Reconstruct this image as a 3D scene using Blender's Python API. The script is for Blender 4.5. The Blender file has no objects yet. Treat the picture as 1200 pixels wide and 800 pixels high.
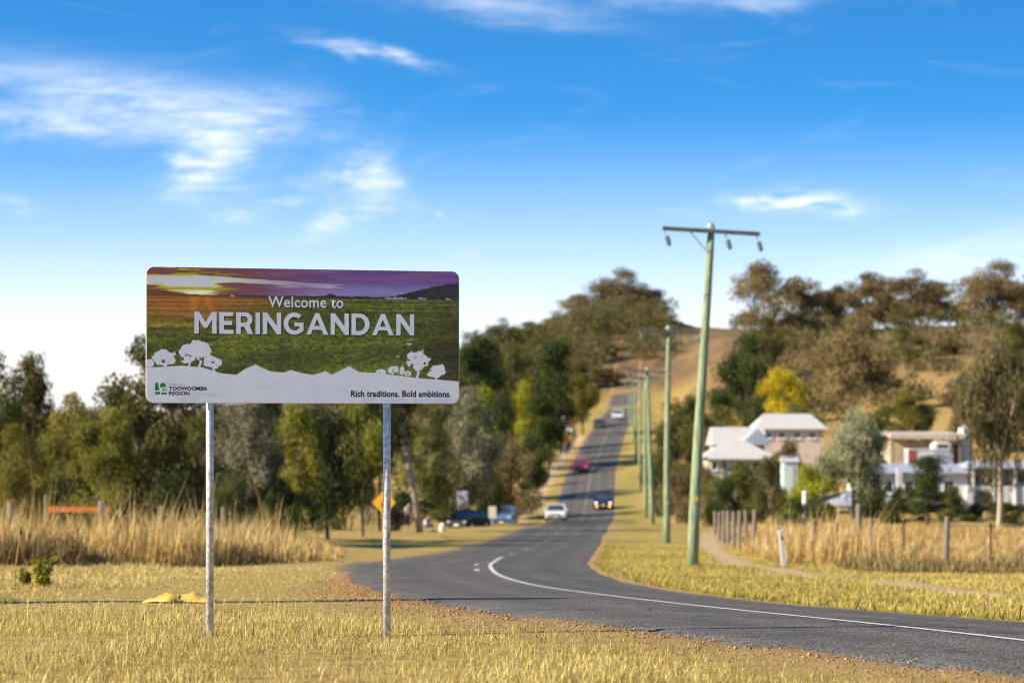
import bpy, bmesh, math, random
import numpy as np
from mathutils import Vector, Matrix

# ------------------------------------------------------------------ camera, sky, sun, exposure
SC = bpy.context.scene
COL = SC.collection
R = math.radians
cam_d = bpy.data.cameras.new('camera')
cam = bpy.data.objects.new('camera', cam_d); COL.objects.link(cam)
CAM_Z = 1.54
cam.location = (0, 0, CAM_Z); cam.rotation_euler = (R(90), 0, 0)
cam_d.sensor_width = 36; cam_d.lens = 90; cam_d.shift_y = 0.0875
cam_d.clip_start = 0.1; cam_d.clip_end = 12000
cam_d.dof.use_dof = True; cam_d.dof.focus_distance = 21.0; cam_d.dof.aperture_fstop = 2.4
SC.camera = cam

SUN_EL, SUN_AZ = 29.0, 16.4          # light travels towards +x, turned SUN_AZ towards +y
sd = bpy.data.lights.new('sun', 'SUN'); sd.energy = 4.4; sd.angle = R(0.5); sd.color = (1.0, 0.87, 0.68)
sun = bpy.data.objects.new('sun', sd); COL.objects.link(sun)
ldir = Vector((math.cos(R(SUN_AZ)) * math.cos(R(SUN_EL)), math.sin(R(SUN_AZ)) * math.cos(R(SUN_EL)), -math.sin(R(SUN_EL))))
sun.rotation_euler = ldir.to_track_quat('-Z', 'Y').to_euler()
SC.view_settings.view_transform = 'Standard'; SC.view_settings.look = 'None'
SC.view_settings.exposure = 1.35; SC.view_settings.gamma = 1.0
SC.cycles.use_denoising = True; SC.cycles.denoising_prefilter = 'NONE'; SC.cycles.denoising_input_passes = 'RGB_ALBEDO_NORMAL'
SC.cycles.filter_width = 1.1
SC.cycles.max_bounces = 5; SC.cycles.diffuse_bounces = 3; SC.cycles.glossy_bounces = 2
SC.cycles.transmission_bounces = 3; SC.cycles.transparent_max_bounces = 4
SC.cycles.caustics_reflective = False; SC.cycles.caustics_refractive = False

class NT:
    """tiny helper for building node trees"""
    def __init__(s, tree): s.t = tree; s.n = tree.nodes; s.l = tree.links
    def new(s, kind, **kw):
        n = s.n.new(kind)
        for k, v in kw.items(): setattr(n, k, v)
        return n
    def link(s, a, b): s.l.new(a, b)
    def put(s, sock, v):
        if hasattr(v, 'is_linked') or isinstance(v, bpy.types.NodeSocket): s.l.new(v, sock)
        else: sock.default_value = v
    def m(s, op, a, b=None, c=None, clamp=False):
        n = s.n.new('ShaderNodeMath'); n.operation = op; n.use_clamp = clamp
        for i, v in enumerate((a, b, c)):
            if v is not None: s.put(n.inputs[i], v)
        return n.outputs[0]
    def mix(s, f, a, b, blend='MIX'):
        n = s.n.new('ShaderNodeMix'); n.data_type = 'RGBA'; n.blend_type = blend
        s.put(n.inputs[0], f)
        for i, v in ((6, a), (7, b)):
            s.put(n.inputs[i], (tuple(v) + (1,)) if isinstance(v, (tuple, list)) and len(v) == 3 else v)
        return n.outputs[2]
    def noise(s, vec, scale, detail=4, rough=0.55, dist=0.0):
        n = s.n.new('ShaderNodeTexNoise'); n.inputs['Scale'].default_value = scale
        n.inputs['Detail'].default_value = detail; n.inputs['Roughness'].default_value = rough
        n.inputs['Distortion'].default_value = dist
        if vec is not None: s.l.new(vec, n.inputs['Vector'])
        return n.outputs[0]
    def ramp(s, f, stops):
        n = s.n.new('ShaderNodeValToRGB'); e = n.color_ramp.elements
        while len(e) < len(stops): e.new(0.5)
        for i, (p, c) in enumerate(stops):
            e[i].position = p; e[i].color = (c + (1,)) if isinstance(c, tuple) else (c, c, c, 1)
        s.l.new(f, n.inputs[0]); return n.outputs[0]

wd = bpy.data.worlds.new('World'); SC.world = wd; wd.use_nodes = True
wt = NT(wd.node_tree)
for n in list(wt.n): wt.n.remove(n)
tc = wt.new('ShaderNodeTexCoord')
sep = wt.new('ShaderNodeSeparateXYZ'); wt.link(tc.outputs['Generated'], sep.inputs[0])
dx, dy, dz = sep.outputs
zc = wt.m('MAXIMUM', dz, 0.0)
# clear winter sky: the blue deepens quickly above a pale horizon
zs = wt.m('ADD', wt.m('MULTIPLY', wt.m('POWER', zc, 1.25), 6.2), 0.012)
cmb = wt.new('ShaderNodeCombineXYZ'); wt.link(dx, cmb.inputs[0]); wt.link(dy, cmb.inputs[1]); wt.link(zs, cmb.inputs[2])
nrm = wt.new('ShaderNodeVectorMath', operation='NORMALIZE'); wt.link(cmb.outputs[0], nrm.inputs[0])
sky = wt.new('ShaderNodeTexSky', sky_type='NISHITA'); sky.sun_disc = False
sky.sun_elevation = R(SUN_EL); sky.sun_rotation = math.atan2(-ldir.x, -ldir.y)
sky.air_density = 1.25; sky.dust_density = 0.6; sky.ozone_density = 2.2; sky.altitude = 450
wt.link(nrm.outputs[0], sky.inputs[0])
hs = wt.new('ShaderNodeHueSaturation'); hs.inputs['Hue'].default_value = 0.487
hs.inputs['Saturation'].default_value = 1.32; hs.inputs['Value'].default_value = 1.05
wt.link(sky.outputs[0], hs.inputs['Color'])
# azimuth / elevation of the view direction, scaled to units of 1/3000 rad
deep = wt.new('ShaderNodeMapRange', interpolation_type='SMOOTHSTEP'); wt.link(zc, deep.inputs[0]); deep.inputs[1].default_value = .02; deep.inputs[2].default_value = .12
blue = wt.mix(deep.outputs[0], (1.12, .81, .83), (.43, .75, .99)); blue = wt.mix(1.0, hs.outputs[0], blue, 'MULTIPLY')
az = wt.m('MULTIPLY', wt.m('ARCTAN2', dx, dy), 3000.0)
el = wt.m('MULTIPLY', wt.m('ARCSINE', dz), 3000.0)
vv = wt.new('ShaderNodeCombineXYZ'); wt.link(az, vv.inputs[0]); wt.link(el, vv.inputs[1])
def cloud_vec(rot, sx, sy):
    mp = wt.new('ShaderNodeMapping'); mp.inputs['Rotation'].default_value = (0, 0, R(rot))
    mp.inputs['Scale'].default_value = (sx, sy, 1); wt.link(vv.outputs[0], mp.inputs[0]); return mp.outputs[0]
wisp = wt.noise(cloud_vec(8, 0.004, 0.016), 1.0, 6, 0.62, 1.4)
puff = wt.noise(cloud_vec(-30, 0.010, 0.018), 1.0, 5, 0.6, 0.7)
fine = wt.noise(cloud_vec(12, 0.012, 0.07), 1.0, 4, 0.65, 0.8)
az = wt.m('ADD', az, wt.m('MULTIPLY', wt.m('SUBTRACT', puff, .5), 150.0)); el = wt.m('ADD', el, wt.m('MULTIPLY', wt.m('SUBTRACT', wisp, .5), 40.0))
def blob(px, py, rx, ry, rot=0):
    a, b = px - 600.0, 505.0 - py
    u = wt.m('SUBTRACT', az, a); v = wt.m('SUBTRACT', el, b); c, s_ = math.cos(R(rot)), math.sin(R(rot))
    p = wt.m('DIVIDE', wt.m('ADD', wt.m('MULTIPLY', u, c), wt.m('MULTIPLY', v, s_)), rx)
    q = wt.m('DIVIDE', wt.m('SUBTRACT', wt.m('MULTIPLY', v, c), wt.m('MULTIPLY', u, s_)), ry)
    r2 = wt.m('ADD', wt.m('MULTIPLY', p, p), wt.m('MULTIPLY', q, q))
    return wt.m('EXPONENT', wt.m('MULTIPLY', r2, -1.0))
def addup(lst):
    o = lst[0]
    for k in lst[1:]: o = wt.m('ADD', o, k)
    return o
soft = addup([blob(90, 110, 170, 30, -6), blob(235, 140, 115, 34, -4), blob(265, 175, 75, 30, 30), blob(60, 150, 130, 18, -4),
              blob(560, 8, 130, 16, -8), blob(820, 5, 110, 12, 0), blob(1150, 300, 110, 22, 10), blob(430, 215, 30, 34, 60)])
hard = addup([blob(247, 207, 34, 17, 20), blob(322, 235, 48, 13, 16), blob(402, 258, 44, 14, 22), blob(438, 200, 30, 16, -40), blob(440, 68, 60, 8, -14), blob(472, 68, 24, 6, -16),
              blob(935, 236, 42, 10, -4), blob(950, 240, 60, 13, -4), blob(965, 244, 42, 13, -8), blob(10, 245, 34, 8, -6), blob(505, 248, 12, 3, -6)])
allsky = wt.m('MULTIPLY', wt.m('SUBTRACT', wisp, 0.57, clamp=True), 0.5)      # faint wisps everywhere
wsum = wt.m('ADD', wt.m('MULTIPLY', wisp, 0.55), wt.m('MULTIPLY', fine, 0.45))
c1 = wt.m('MULTIPLY', wt.m('MULTIPLY', wt.m('SUBTRACT', wsum, 0.30, clamp=True), 1.75), soft)
c2 = wt.m('MULTIPLY', wt.m('MULTIPLY', wt.m('SUBTRACT', wt.m('ADD', wt.m('MULTIPLY', puff, 0.6), wt.m('MULTIPLY', fine, 0.4)), 0.40, clamp=True), 3.4), hard)
cl = wt.m('MINIMUM', wt.m('ADD', wt.m('ADD', c1, c2), allsky), 0.8)
# pale band towards the horizon, all the way round
hz = wt.m('POWER', wt.m('SUBTRACT', 1.0, wt.m('DIVIDE', zc, 0.125), clamp=True), 1.4)
skyc = wt.mix(wt.m('MULTIPLY', hz, 0.97), blue, (5.0, 5.0, 5.05))
skyc = wt.mix(cl, skyc, (4.6, 4.8, 5.1))
bg = wt.new('ShaderNodeBackground'); bg.inputs[1].default_value = 0.1; wt.link(skyc, bg.inputs[0])
wd.cycles.sampling_method = 'MANUAL'; wd.cycles.sample_map_resolution = 512
wo = wt.new('ShaderNodeOutputWorld'); wt.link(bg.outputs[0], wo.inputs[0])

# ------------------------------------------------------------------ helpers
rng = np.random.default_rng(7)
F = 3000.0
def PX(px, d): return (px - 600.0) * d / F            # lateral metres of a sight line at distance d
def PZ(py, d): return CAM_Z + (505.0 - py) * d / F
def srgb(r, g, b):
    return tuple(((c / 255) / 12.92 if c / 255 <= 0.04045 else ((c / 255 + 0.055) / 1.055) ** 2.4) for c in (r, g, b))

def tag(o, label=None, cat=None, group=None, kind=None):
    if label: o['label'] = label
    if cat: o['category'] = cat
    if group: o['group'] = group
    if kind: o['kind'] = kind
    return o
def empty(name, loc, rz=0, label=None, cat=None, group=None):
    o = bpy.data.objects.new(name, None); COL.objects.link(o); o.location = loc; o.rotation_euler = (0, 0, rz)
    o.empty_display_size = 0.3
    return tag(o, label, cat, group)
def link(name, me, mat=None, parent=None, loc=(0, 0, 0), rz=0):
    o = bpy.data.objects.new(name, me); COL.objects.link(o)
    if mat is not None and not me.materials: me.materials.append(mat)
    o.parent = parent; o.location = loc; o.rotation_euler = (0, 0, rz)
    return o

class MB:
    def __init__(s): s.v = []; s.f = []
    def poly(s, pts):
        n = len(s.v); s.v += [tuple(p) for p in pts]; s.f.append(tuple(range(n, n + len(pts)))); return s
    def box(s, x0, x1, y0, y1, z0, z1):
        n = len(s.v)
        s.v += [(x0, y0, z0), (x1, y0, z0), (x1, y1, z0), (x0, y1, z0), (x0, y0, z1), (x1, y0, z1), (x1, y1, z1), (x0, y1, z1)]
        s.f += [tuple(n + i for i in q) for q in ((0, 3, 2, 1), (4, 5, 6, 7), (0, 1, 5, 4), (1, 2, 6, 5), (2, 3, 7, 6), (3, 0, 4, 7))]
        return s
    def tube(s, pts, rad, n=8, cap=True):
        pts = [Vector(p) for p in pts]; base = len(s.v); k = len(pts)
        if not hasattr(rad, '__len__'): rad = [rad] * k
        for i, p in enumerate(pts):
            t = (pts[min(i + 1, k - 1)] - pts[max(i - 1, 0)]).normalized()
            a = Vector((0, 0, 1)) if abs(t.z) < 0.9 else Vector((1, 0, 0))
            u = t.cross(a).normalized(); w = t.cross(u)
            for j in range(n):
                th = 2 * math.pi * j / n
                s.v.append(tuple(p + (u * math.cos(th) + w * math.sin(th)) * rad[i]))
        for i in range(k - 1):
            for j in range(n):
                a = base + i * n + j; b = base + i * n + (j + 1) % n
                s.f.append((a, a + n, b + n, b))
        if cap:
            s.f.append(tuple(base + j for j in range(n))); s.f.append(tuple(base + (k - 1) * n + j for j in reversed(range(n))))
        return s
    def lathe(s, prof, n=12, c=(0, 0, 0)):
        b = len(s.v); k = len(prof)
        for (r, z) in prof:
            for j in range(n):
                th = 2 * math.pi * j / n; s.v.append((c[0] + r * math.cos(th), c[1] + r * math.sin(th), c[2] + z))
        for i in range(k - 1):
            for j in range(n):
                p = b + i * n + j; q = b + i * n + (j + 1) % n; s.f.append((p, q, q + n, p + n))
        s.f.append(tuple(b + j for j in reversed(range(n)))); s.f.append(tuple(b + (k - 1) * n + j for j in range(n)))
        return s
    def extr(s, prof, axis, a0, a1):
        """closed 2D profile pushed along an axis; prof points are the two other axes in order"""
        def P(p, a): return (a, p[0], p[1]) if axis == 'x' else ((p[0], a, p[1]) if axis == 'y' else (p[0], p[1], a))
        n = len(s.v); k = len(prof)
        s.v += [P(p, a0) for p in prof] + [P(p, a1) for p in prof]
        for i in range(k): j = (i + 1) % k; s.f.append((n + i, n + j, n + k + j, n + k + i))
        s.f.append(tuple(n + i for i in reversed(range(k)))); s.f.append(tuple(n + k + i for i in range(k)))
        return s
    def mesh(s, name, bevel=0.0, smooth=False, seg=2):
        me = bpy.data.meshes.new(name); me.from_pydata(s.v, [], s.f); me.update()
        bm = bmesh.new(); bm.from_mesh(me); bmesh.ops.recalc_face_normals(bm, faces=bm.faces)
        if bevel > 0:
            es = [e for e in bm.edges if len(e.link_faces) == 2 and e.calc_face_angle(0) > 0.35]
            bmesh.ops.bevel(bm, geom=es, offset=bevel, segments=seg, affect='EDGES', profile=0.6, clamp_overlap=True)
        if smooth:
            for f in bm.faces: f.smooth = True
        bm.to_mesh(me); bm.free(); return me
    def build(s, name, mat, parent=None, loc=(0, 0, 0), rz=0, bevel=0.0, smooth=False, seg=2):
        return link(name, s.mesh(name, bevel, smooth, seg), mat, parent, loc, rz)

def np_mesh(name, V, quads=None, tris=None, attrs=None, mat=None, smooth=False):
    me = bpy.data.meshes.new(name)
    V = np.asarray(V, dtype=np.float32)
    nq = 0 if quads is None else len(quads); nt = 0 if tris is None else len(tris)
    me.vertices.add(len(V)); me.vertices.foreach_set('co', V.ravel())
    loops = np.concatenate(([np.asarray(quads).ravel()] if nq else []) + ([np.asarray(tris).ravel()] if nt else [])).astype(np.int32)
    st = np.concatenate(([np.arange(nq) * 4] if nq else []) + ([nq * 4 + np.arange(nt) * 3] if nt else [])).astype(np.int32)
    me.loops.add(len(loops)); me.loops.foreach_set('vertex_index', loops)
    me.polygons.add(nq + nt); me.polygons.foreach_set('loop_start', st)
    if smooth: me.polygons.foreach_set('use_smooth', np.ones(nq + nt, dtype=bool))
    for k, a in (attrs or {}).items():
        at = me.attributes.new(k, 'FLOAT', 'POINT'); at.data.foreach_set('value', np.asarray(a, dtype=np.float32))
    me.update(calc_edges=True)
    if mat: me.materials.append(mat)
    return me

MATS = {}
def material(name, base, rough=0.7, metal=0.0, var=0.18, scale=6.0, bump=0.0, bscale=40.0, spec=0.4, dark=None, stretch=None, emit=None, coat=0.0):
    if name in MATS: return MATS[name]
    m = bpy.data.materials.new(name); m.use_nodes = True; t = NT(m.node_tree)
    p = t.n['Principled BSDF']
    co = t.new('ShaderNodeTexCoord'); vec = co.outputs['Object']
    if stretch:
        mp = t.new('ShaderNodeMapping'); mp.inputs['Scale'].default_value = stretch; t.link(vec, mp.inputs[0]); vec = mp.outputs[0]
    nz = t.noise(vec, scale, 5, 0.6)
    lo = dark or tuple(c * (1 - var * 1.6) for c in base); hi = tuple(min(1, c * (1 + var)) for c in base)
    t.link(t.ramp(nz, [(0.3, lo), (0.5, tuple(base)), (0.72, hi)]), p.inputs['Base Color'])
    p.inputs['Roughness'].default_value = rough; p.inputs['Metallic'].default_value = metal
    p.inputs['Specular IOR Level'].default_value = spec
    if coat: p.inputs['Coat Weight'].default_value = coat; p.inputs['Coat Roughness'].default_value = 0.05
    if emit: p.inputs['Emission Color'].default_value = emit[0] + (1,); p.inputs['Emission Strength'].default_value = emit[1]
    if bump:
        b = t.new('ShaderNodeBump'); b.inputs['Strength'].default_value = bump; b.inputs['Distance'].default_value = 0.02
        t.link(t.noise(vec, bscale, 4, 0.6), b.inputs['Height']); t.link(b.outputs[0], p.inputs['Normal'])
    MATS[name] = m
    return m

def blade_material(name, c_lo, c_mid, c_hi, trans=0.3):
    m = bpy.data.materials.new(name); m.use_nodes = True; t = NT(m.node_tree)
    t.n.remove(t.n['Principled BSDF'])
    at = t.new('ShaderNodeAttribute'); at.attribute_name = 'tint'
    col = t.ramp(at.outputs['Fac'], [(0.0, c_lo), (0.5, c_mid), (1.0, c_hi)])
    oi = t.new('ShaderNodeObjectInfo')
    h = t.new('ShaderNodeHueSaturation'); t.link(col, h.inputs['Color'])
    t.link(t.m('MULTIPLY_ADD', oi.outputs['Random'], 0.03, 0.485), h.inputs['Hue'])
    t.link(t.m('MULTIPLY_ADD', oi.outputs['Random'], 0.35, 0.82), h.inputs['Value'])
    d = t.new('ShaderNodeBsdfDiffuse'); tr = t.new('ShaderNodeBsdfTranslucent'); mx = t.new('ShaderNodeMixShader')
    t.link(h.outputs[0], d.inputs[0]); t.link(h.outputs[0], tr.inputs[0]); mx.inputs[0].default_value = trans
    t.link(d.outputs[0], mx.inputs[1]); t.link(tr.outputs[0], mx.inputs[2])
    t.link(mx.outputs[0], t.n['Material Output'].inputs[0])
    return m

# ------------------------------------------------------------------ terrain
YD = np.arange(-120, 3300, 0.5)
def gsm(a, sig):
    k = np.arange(-int(4 * sig), int(4 * sig) + 1); w = np.exp(-k * k / (2 * sig * sig)); w /= w.sum()
    return np.convolve(np.pad(a, len(k) // 2, mode='edge'), w, mode='valid')
RC = [(-120, 48), (-60, 28), (0, 9.6), (15, 5.05), (19, 3.85), (23.5, 2.62), (27.5, 1.8), (30, 1.34), (38, 0.47), (45, 0.0), (52, -0.35), (61, -0.55),
      (78, -0.35), (118, 1.45), (190, 4.3), (230, 6.3), (300, 9.2), (400, 14.8), (450, 18.0), (500, 21.3), (850, 42), (3300, 60)]
XC = gsm(np.interp(YD, [a for a, b in RC], [b for a, b in RC]), 5)
def xc(y): return np.interp(y, YD, XC)
COLS = np.array([-900, -150, -60, -25, -8, 8, 25, 70, 200, 900.0])
ROWS = {-120: [.5]*10, 0: [.1]*10, 15: [.04]*10, 19: [0]*10, 23.5: [-.17]*10, 27.5: [-.33]*10, 30: [-.42]*10, 38: [-.79]*10, 45: [-1.0, -1.0, -1.0, -1.0, -1.08] + [-1.1]*5, 52: [-1.15, -1.15, -1.15, -1.15, -1.33] + [-1.4]*5,
        61: [-1.32, -1.32, -1.32, -1.32, -1.6] + [-1.72]*5, 78: [-1.9, -1.9, -1.9, -1.9, -2.25] + [-2.4]*5, 118: [-3.3, -3.4, -3.4, -3.4, -3.55, -3.6, -3.4, -3.2, -3, -3],
        175: [-4, -4.4, -4.8, -5, -5, -4.9, -4.0, -3.7, -3.2, -3], 190: [-4, -4.5, -5.4, -5.75, -5.8, -5.4, -3.8, -3.0, -2, -2],
        230: [-4, -4.6, -5.9, -6.6, -6.65, -6.0, -2.7, -.9, 1, 1], 260: [-4, -4, -5.2, -6.0, -5.9, -5.0, -1.6, 1.5, 4, 4],
        300: [-3, -3.4, -3.9, -4.4, -3.9, -3.0, 1.2, 5, 8, 8], 400: [-1, -1, -.5, 0, .7, 1.3, 6.5, 13.5, 16, 16], 450: [0, 0, 1, 2.4, 3.2, 3.6, 9.5, 17, 20, 20],
        500: [0, 1, 3.5, 4.8, 5.2, 5.5, 13, 21, 24, 24], 520: [0, 1, 4.5, 5.8, 5.9, 6.6, 14, 22.5, 25, 25], 600: [0, 3, 8, 13, 16, 18, 23, 26, 27, 27],
        700: [0, 5, 13, 22, 27, 28, 29, 28.5, 28, 26], 850: [0, 8, 22, 32, 40, 39, 35.5, 32, 29, 26], 1000: [0, 8, 20, 28, 36, 36, 32, 30, 28, 24],
        1400: [0, 6, 12, 16, 20, 20, 20, 20, 20, 16], 3300: [0, 2, 3, 4, 5, 5, 5, 5, 5, 5]}
RY = sorted(ROWS)
PROF = np.array([gsm(np.interp(YD, RY, [ROWS[y][c] for y in RY]), 6) for c in range(len(COLS))])
def hwl(y): return np.interp(y, [0, 15, 16, 18, 20, 28, 40, 52, 60, 68, 88, 120, 230, 600], [1.6, 1.7, 1.8, 2.15, 2.4, 2.7, 2.85, 3.1, 3.55, 3.2, 2.5, 2.7, 2.9, 3.0])
def hwr(y): return np.interp(y, [0, 20, 40, 80, 120, 230, 600], [2.7, 2.75, 2.75, 2.75, 2.85, 3.0, 3.05])
def wob(x, y):
    return (np.sin(x * .41 + 1.3 * np.sin(y * .13)) * .5 + np.sin(x * 1.17 + y * .83 + 2) * .3 + np.sin(x * .23 - y * .31 + 4) * .6)
def G(x, y):
    """terrain height"""
    x = np.asarray(x, dtype=float); y = np.asarray(y, dtype=float); x, y = np.broadcast_arrays(x, y)
    s = x - xc(y); sc_ = np.clip(s, COLS[0], COLS[-1] - 1e-6)
    i = np.clip(np.searchsorted(COLS, sc_, side='right') - 1, 0, len(COLS) - 2)
    t = (sc_ - COLS[i]) / (COLS[i + 1] - COLS[i]); t = t * t * (3 - 2 * t)
    yi = np.clip((y - YD[0]) / 0.5, 0, len(YD) - 1.001); k = yi.astype(int); fy = yi - k
    def P(c): return PROF[c, k] * (1 - fy) + PROF[c, k + 1] * fy
    z = P(i) * (1 - t) + P(i + 1) * t
    near = np.clip((y - 12) / 20, 0, 1) * np.clip((140 - y) / 60, 0, 1)
    z = z - 0.055 * np.clip(s, 0, 4.0) * near                       # fall to the right of the crown
    off = np.clip((np.maximum(-s - hwl(y), s - hwr(y)) - 0.2) / 3.0, 0, 1)
    z = z + off * wob(x, y) * (0.035 + 0.0012 * np.clip(np.abs(y) - 40, 0, 400))
    return z
def g(x, y): return float(G(np.array([x]), np.array([y]))[0])

# ground sheet, laid out along the road so that its verges follow it
sa = np.concatenate([np.arange(0.35, 3.0, .33), np.arange(3.0, 14, .4), np.geomspace(14.2, 3000, 60)])
S_ = np.concatenate([-sa[::-1], [0], sa])
Yv = np.concatenate([np.arange(-100, 10, 4), np.arange(10, 60, .4), np.arange(60, 140, 1.0), np.geomspace(140, 3200, 150)])
SS, YY = np.meshgrid(S_, Yv); XX = SS + xc(YY)
ZZ = G(XX, YY)
inside = (SS > -hwl(YY) + .22) & (SS < hwr(YY) - .22) & (YY < 545)
ZZ = np.where(inside, ZZ - 0.10, ZZ)
nx = len(S_); ny = len(Yv); idx = np.arange(nx * ny).reshape(ny, nx)
Q = np.stack([idx[:-1, :-1], idx[:-1, 1:], idx[1:, 1:], idx[1:, :-1]], -1).reshape(-1, 4)
edge = np.maximum(-SS - hwl(YY), SS - hwr(YY))                        # metres outside the seal
PATH = [(8.6, 30), (8.5, 42), (8.2, 55), (7.7, 67), (7.2, 77), (7.5, 90), (9.2, 120), (11.5, 150)]
PATHL = [(.4, 205), (.5, 225), (1.7, 250), (3.1, 275), (5.0, 310), (8.1, 360), (11.2, 405)]
def dist_path(x, y, P, w):
    px = np.interp(y, [p[1] for p in P], [p[0] for p in P]); ok = (y > P[0][1]) & (y < P[-1][1])
    return np.where(ok, np.clip(1.25 - np.abs(x - px) / w, 0, 1), 0)
dirt = np.maximum(dist_path(XX, YY, PATH, .55), dist_path(XX, YY, PATHL, .95))
should = np.clip(1 - edge / np.where(SS < 0, np.interp(YY, [15, 24, 40, 60, 90], [1.5, 1.7, 1.1, .4, .3]), .3), 0, 1) * (edge > -0.6)
green = np.clip(np.where(SS > 0, np.clip(1.25 - edge / 6.0, 0, 1), np.clip(1.0 - edge / 10.0, 0, 1) * .8) * np.interp(YY, [0, 15, 40, 120, 300, 520], [.5, .35, .75, .95, 1, .9]), 0, 1)
hillb = np.maximum(np.clip((YY - 300) / 160, 0, 1) * np.clip((np.abs(SS) - 8) / 12, 0, 1), np.clip((YY - 530) / 30, 0, 1))

gm = bpy.data.materials.new('dry_grass_ground'); gm.use_nodes = True; t = NT(gm.node_tree); p = t.n['Principled BSDF']
co = t.new('ShaderNodeTexCoord').outputs['Object']
def A(n): a = t.new('ShaderNodeAttribute'); a.attribute_name = n; return a.outputs['Fac']
n1 = t.noise(co, 0.35, 6, 0.6); n2 = t.noise(co, 3.0, 6, 0.65); n3 = t.noise(co, 22.0, 5, 0.7); n4 = t.noise(co, 0.06, 5, 0.6)
straw = t.ramp(n2, [(0.25, (.21, .135, .04)), (0.5, (.40, .27, .08)), (0.75, (.55, .39, .14))])
straw = t.mix(t.m('MULTIPLY', n3, .5), straw, (.22, .14, .05))
grn = t.ramp(n2, [(0.25, (.13, .12, .025)), (0.55, (.30, .25, .06)), (0.8, (.38, .33, .08))])
gf = t.m('MULTIPLY', A('green'), t.ramp(n1, [(0.35, .1), (0.6, 1.0)]))
c = t.mix(gf, straw, grn)
hb = t.ramp(n4, [(0.3, (.115, .068, .034)), (0.5, (.18, .11, .054)), (0.7, (.25, .165, .082))])
hb = t.mix(t.ramp(t.noise(co, .35, 5, .7), [(.46, 0.0), (.62, .85)]), hb, (.085, .07, .03))
c = t.mix(A('hillb'), c, hb)
c = t.mix(t.m('MULTIPLY', A('dirt'), t.ramp(n1, [(.2, .55), (.5, 1.0)])), c, t.ramp(n3, [(.3, (.38, .25, .13)), (.7, (.55, .40, .24))]))
sh = t.m('MULTIPLY', A('should'), t.ramp(n2, [(.32, 0.05), (.54, .95)]))
c = t.mix(sh, c, t.ramp(n3, [(.3, (.20, .105, .045)), (.5, (.36, .21, .09)), (.7, (.42, .30, .18))]))
t.link(c, p.inputs['Base Color']); p.inputs['Roughness'].default_value = 0.95; p.inputs['Specular IOR Level'].default_value = 0.1
b = t.new('ShaderNodeBump'); b.inputs['Strength'].default_value = .7; b.inputs['Distance'].default_value = .05
t.link(t.m('ADD', n3, t.m('MULTIPLY', n2, .7)), b.inputs['Height']); t.link(b.outputs[0], p.inputs['Normal'])
me = np_mesh('ground', np.stack([XX, YY, ZZ], -1).reshape(-1, 3), quads=Q,
             attrs={'green': green.ravel(), 'dirt': dirt.ravel(), 'should': should.ravel(), 'hillb': hillb.ravel()}, mat=gm, smooth=True)
tag(link('ground', me), kind='structure')

# sealed road
ry = np.concatenate([np.arange(-100, 10, 2), np.arange(10, 90, .25), np.arange(90, 545, 1.5)])
def edge_n(y, k): return (np.sin(y * 2.1 + k) * .035 + np.sin(y * 5.3 + 2 * k) * .03 + np.sin(y * .7 + k * 3) * .06 + np.sin(y * 11.7 + k) * .015)
fr = np.linspace(0, 1, 21)
L = -(hwl(ry) + edge_n(ry, 1)); Rr = hwr(ry) + edge_n(ry, 2)
RS = L[:, None] * (1 - fr) + Rr[:, None] * fr
RX = RS + xc(ry)[:, None]; RYY = np.repeat(ry[:, None], 21, 1)
RZ = G(RX, RYY) + 0.012; RZ[:, 0] -= .05; RZ[:, -1] -= .05
idx = np.arange(RX.size).reshape(RX.shape)
Q = np.stack([idx[:-1, :-1], idx[:-1, 1:], idx[1:, 1:], idx[1:, :-1]], -1).reshape(-1, 4)
rm = bpy.data.materials.new('chip_seal_asphalt'); rm.use_nodes = True; t = NT(rm.node_tree); p = t.n['Principled BSDF']
co = t.new('ShaderNodeTexCoord').outputs['Object']
a = t.new('ShaderNodeAttribute'); a.attribute_name = 'lane'
vo = t.new('ShaderNodeTexVoronoi'); vo.inputs['Scale'].default_value = 55; t.link(co, vo.inputs['Vector'])
chip = t.ramp(t.noise(co, 36, 2, .75), [(.36, (.025, .021, .017)), (.5, (.084, .071, .057)), (.64, (.22, .19, .152))])
big = t.ramp(t.noise(co, .8, 6, .65), [(.3, .62), (.5, 1.0), (.7, 1.22)])
trk = t.ramp(a.outputs['Fac'], [(0.0, 1.15), (.12, 1.08), (.24, .80), (.34, 1.08), (.44, .82), (.5, 1.12), (.58, .82), (.68, 1.08), (.78, .80), (.9, 1.1), (1.0, 1.25)])
c = t.mix(1.0, t.mix(1.0, chip, big, 'MULTIPLY'), trk, 'MULTIPLY')
wv_ = t.new('ShaderNodeVectorMath', operation='MULTIPLY_ADD'); nzc = t.new('ShaderNodeTexNoise'); nzc.inputs['Scale'].default_value = 1.3; nzc.inputs['Detail'].default_value = 5; t.link(co, nzc.inputs['Vector'])
t.link(nzc.outputs['Color'], wv_.inputs[0]); wv_.inputs[1].default_value = (1.6, 1.6, 1.6); t.link(co, wv_.inputs[2])
ck = t.new('ShaderNodeTexVoronoi', feature='DISTANCE_TO_EDGE'); ck.inputs['Scale'].default_value = .33; t.link(wv_.outputs[0], ck.inputs['Vector'])
crk = t.m('MULTIPLY', t.ramp(ck.outputs['Distance'], [(0.0, 1.0), (.008, .85), (.016, 0.0)]), t.ramp(t.noise(co, .25, 3, .5), [(.45, 0.0), (.56, .75)]))
c = t.mix(crk, c, (.02, .018, .016))
stain = t.ramp(t.noise(co, .45, 5, .7, .6), [(.56, 0.0), (.70, .45)]); c = t.mix(stain, c, (.04, .036, .032))
t.link(c, p.inputs['Base Color']); p.inputs['Roughness'].default_value = .85; p.inputs['Specular IOR Level'].default_value = .35
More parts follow.
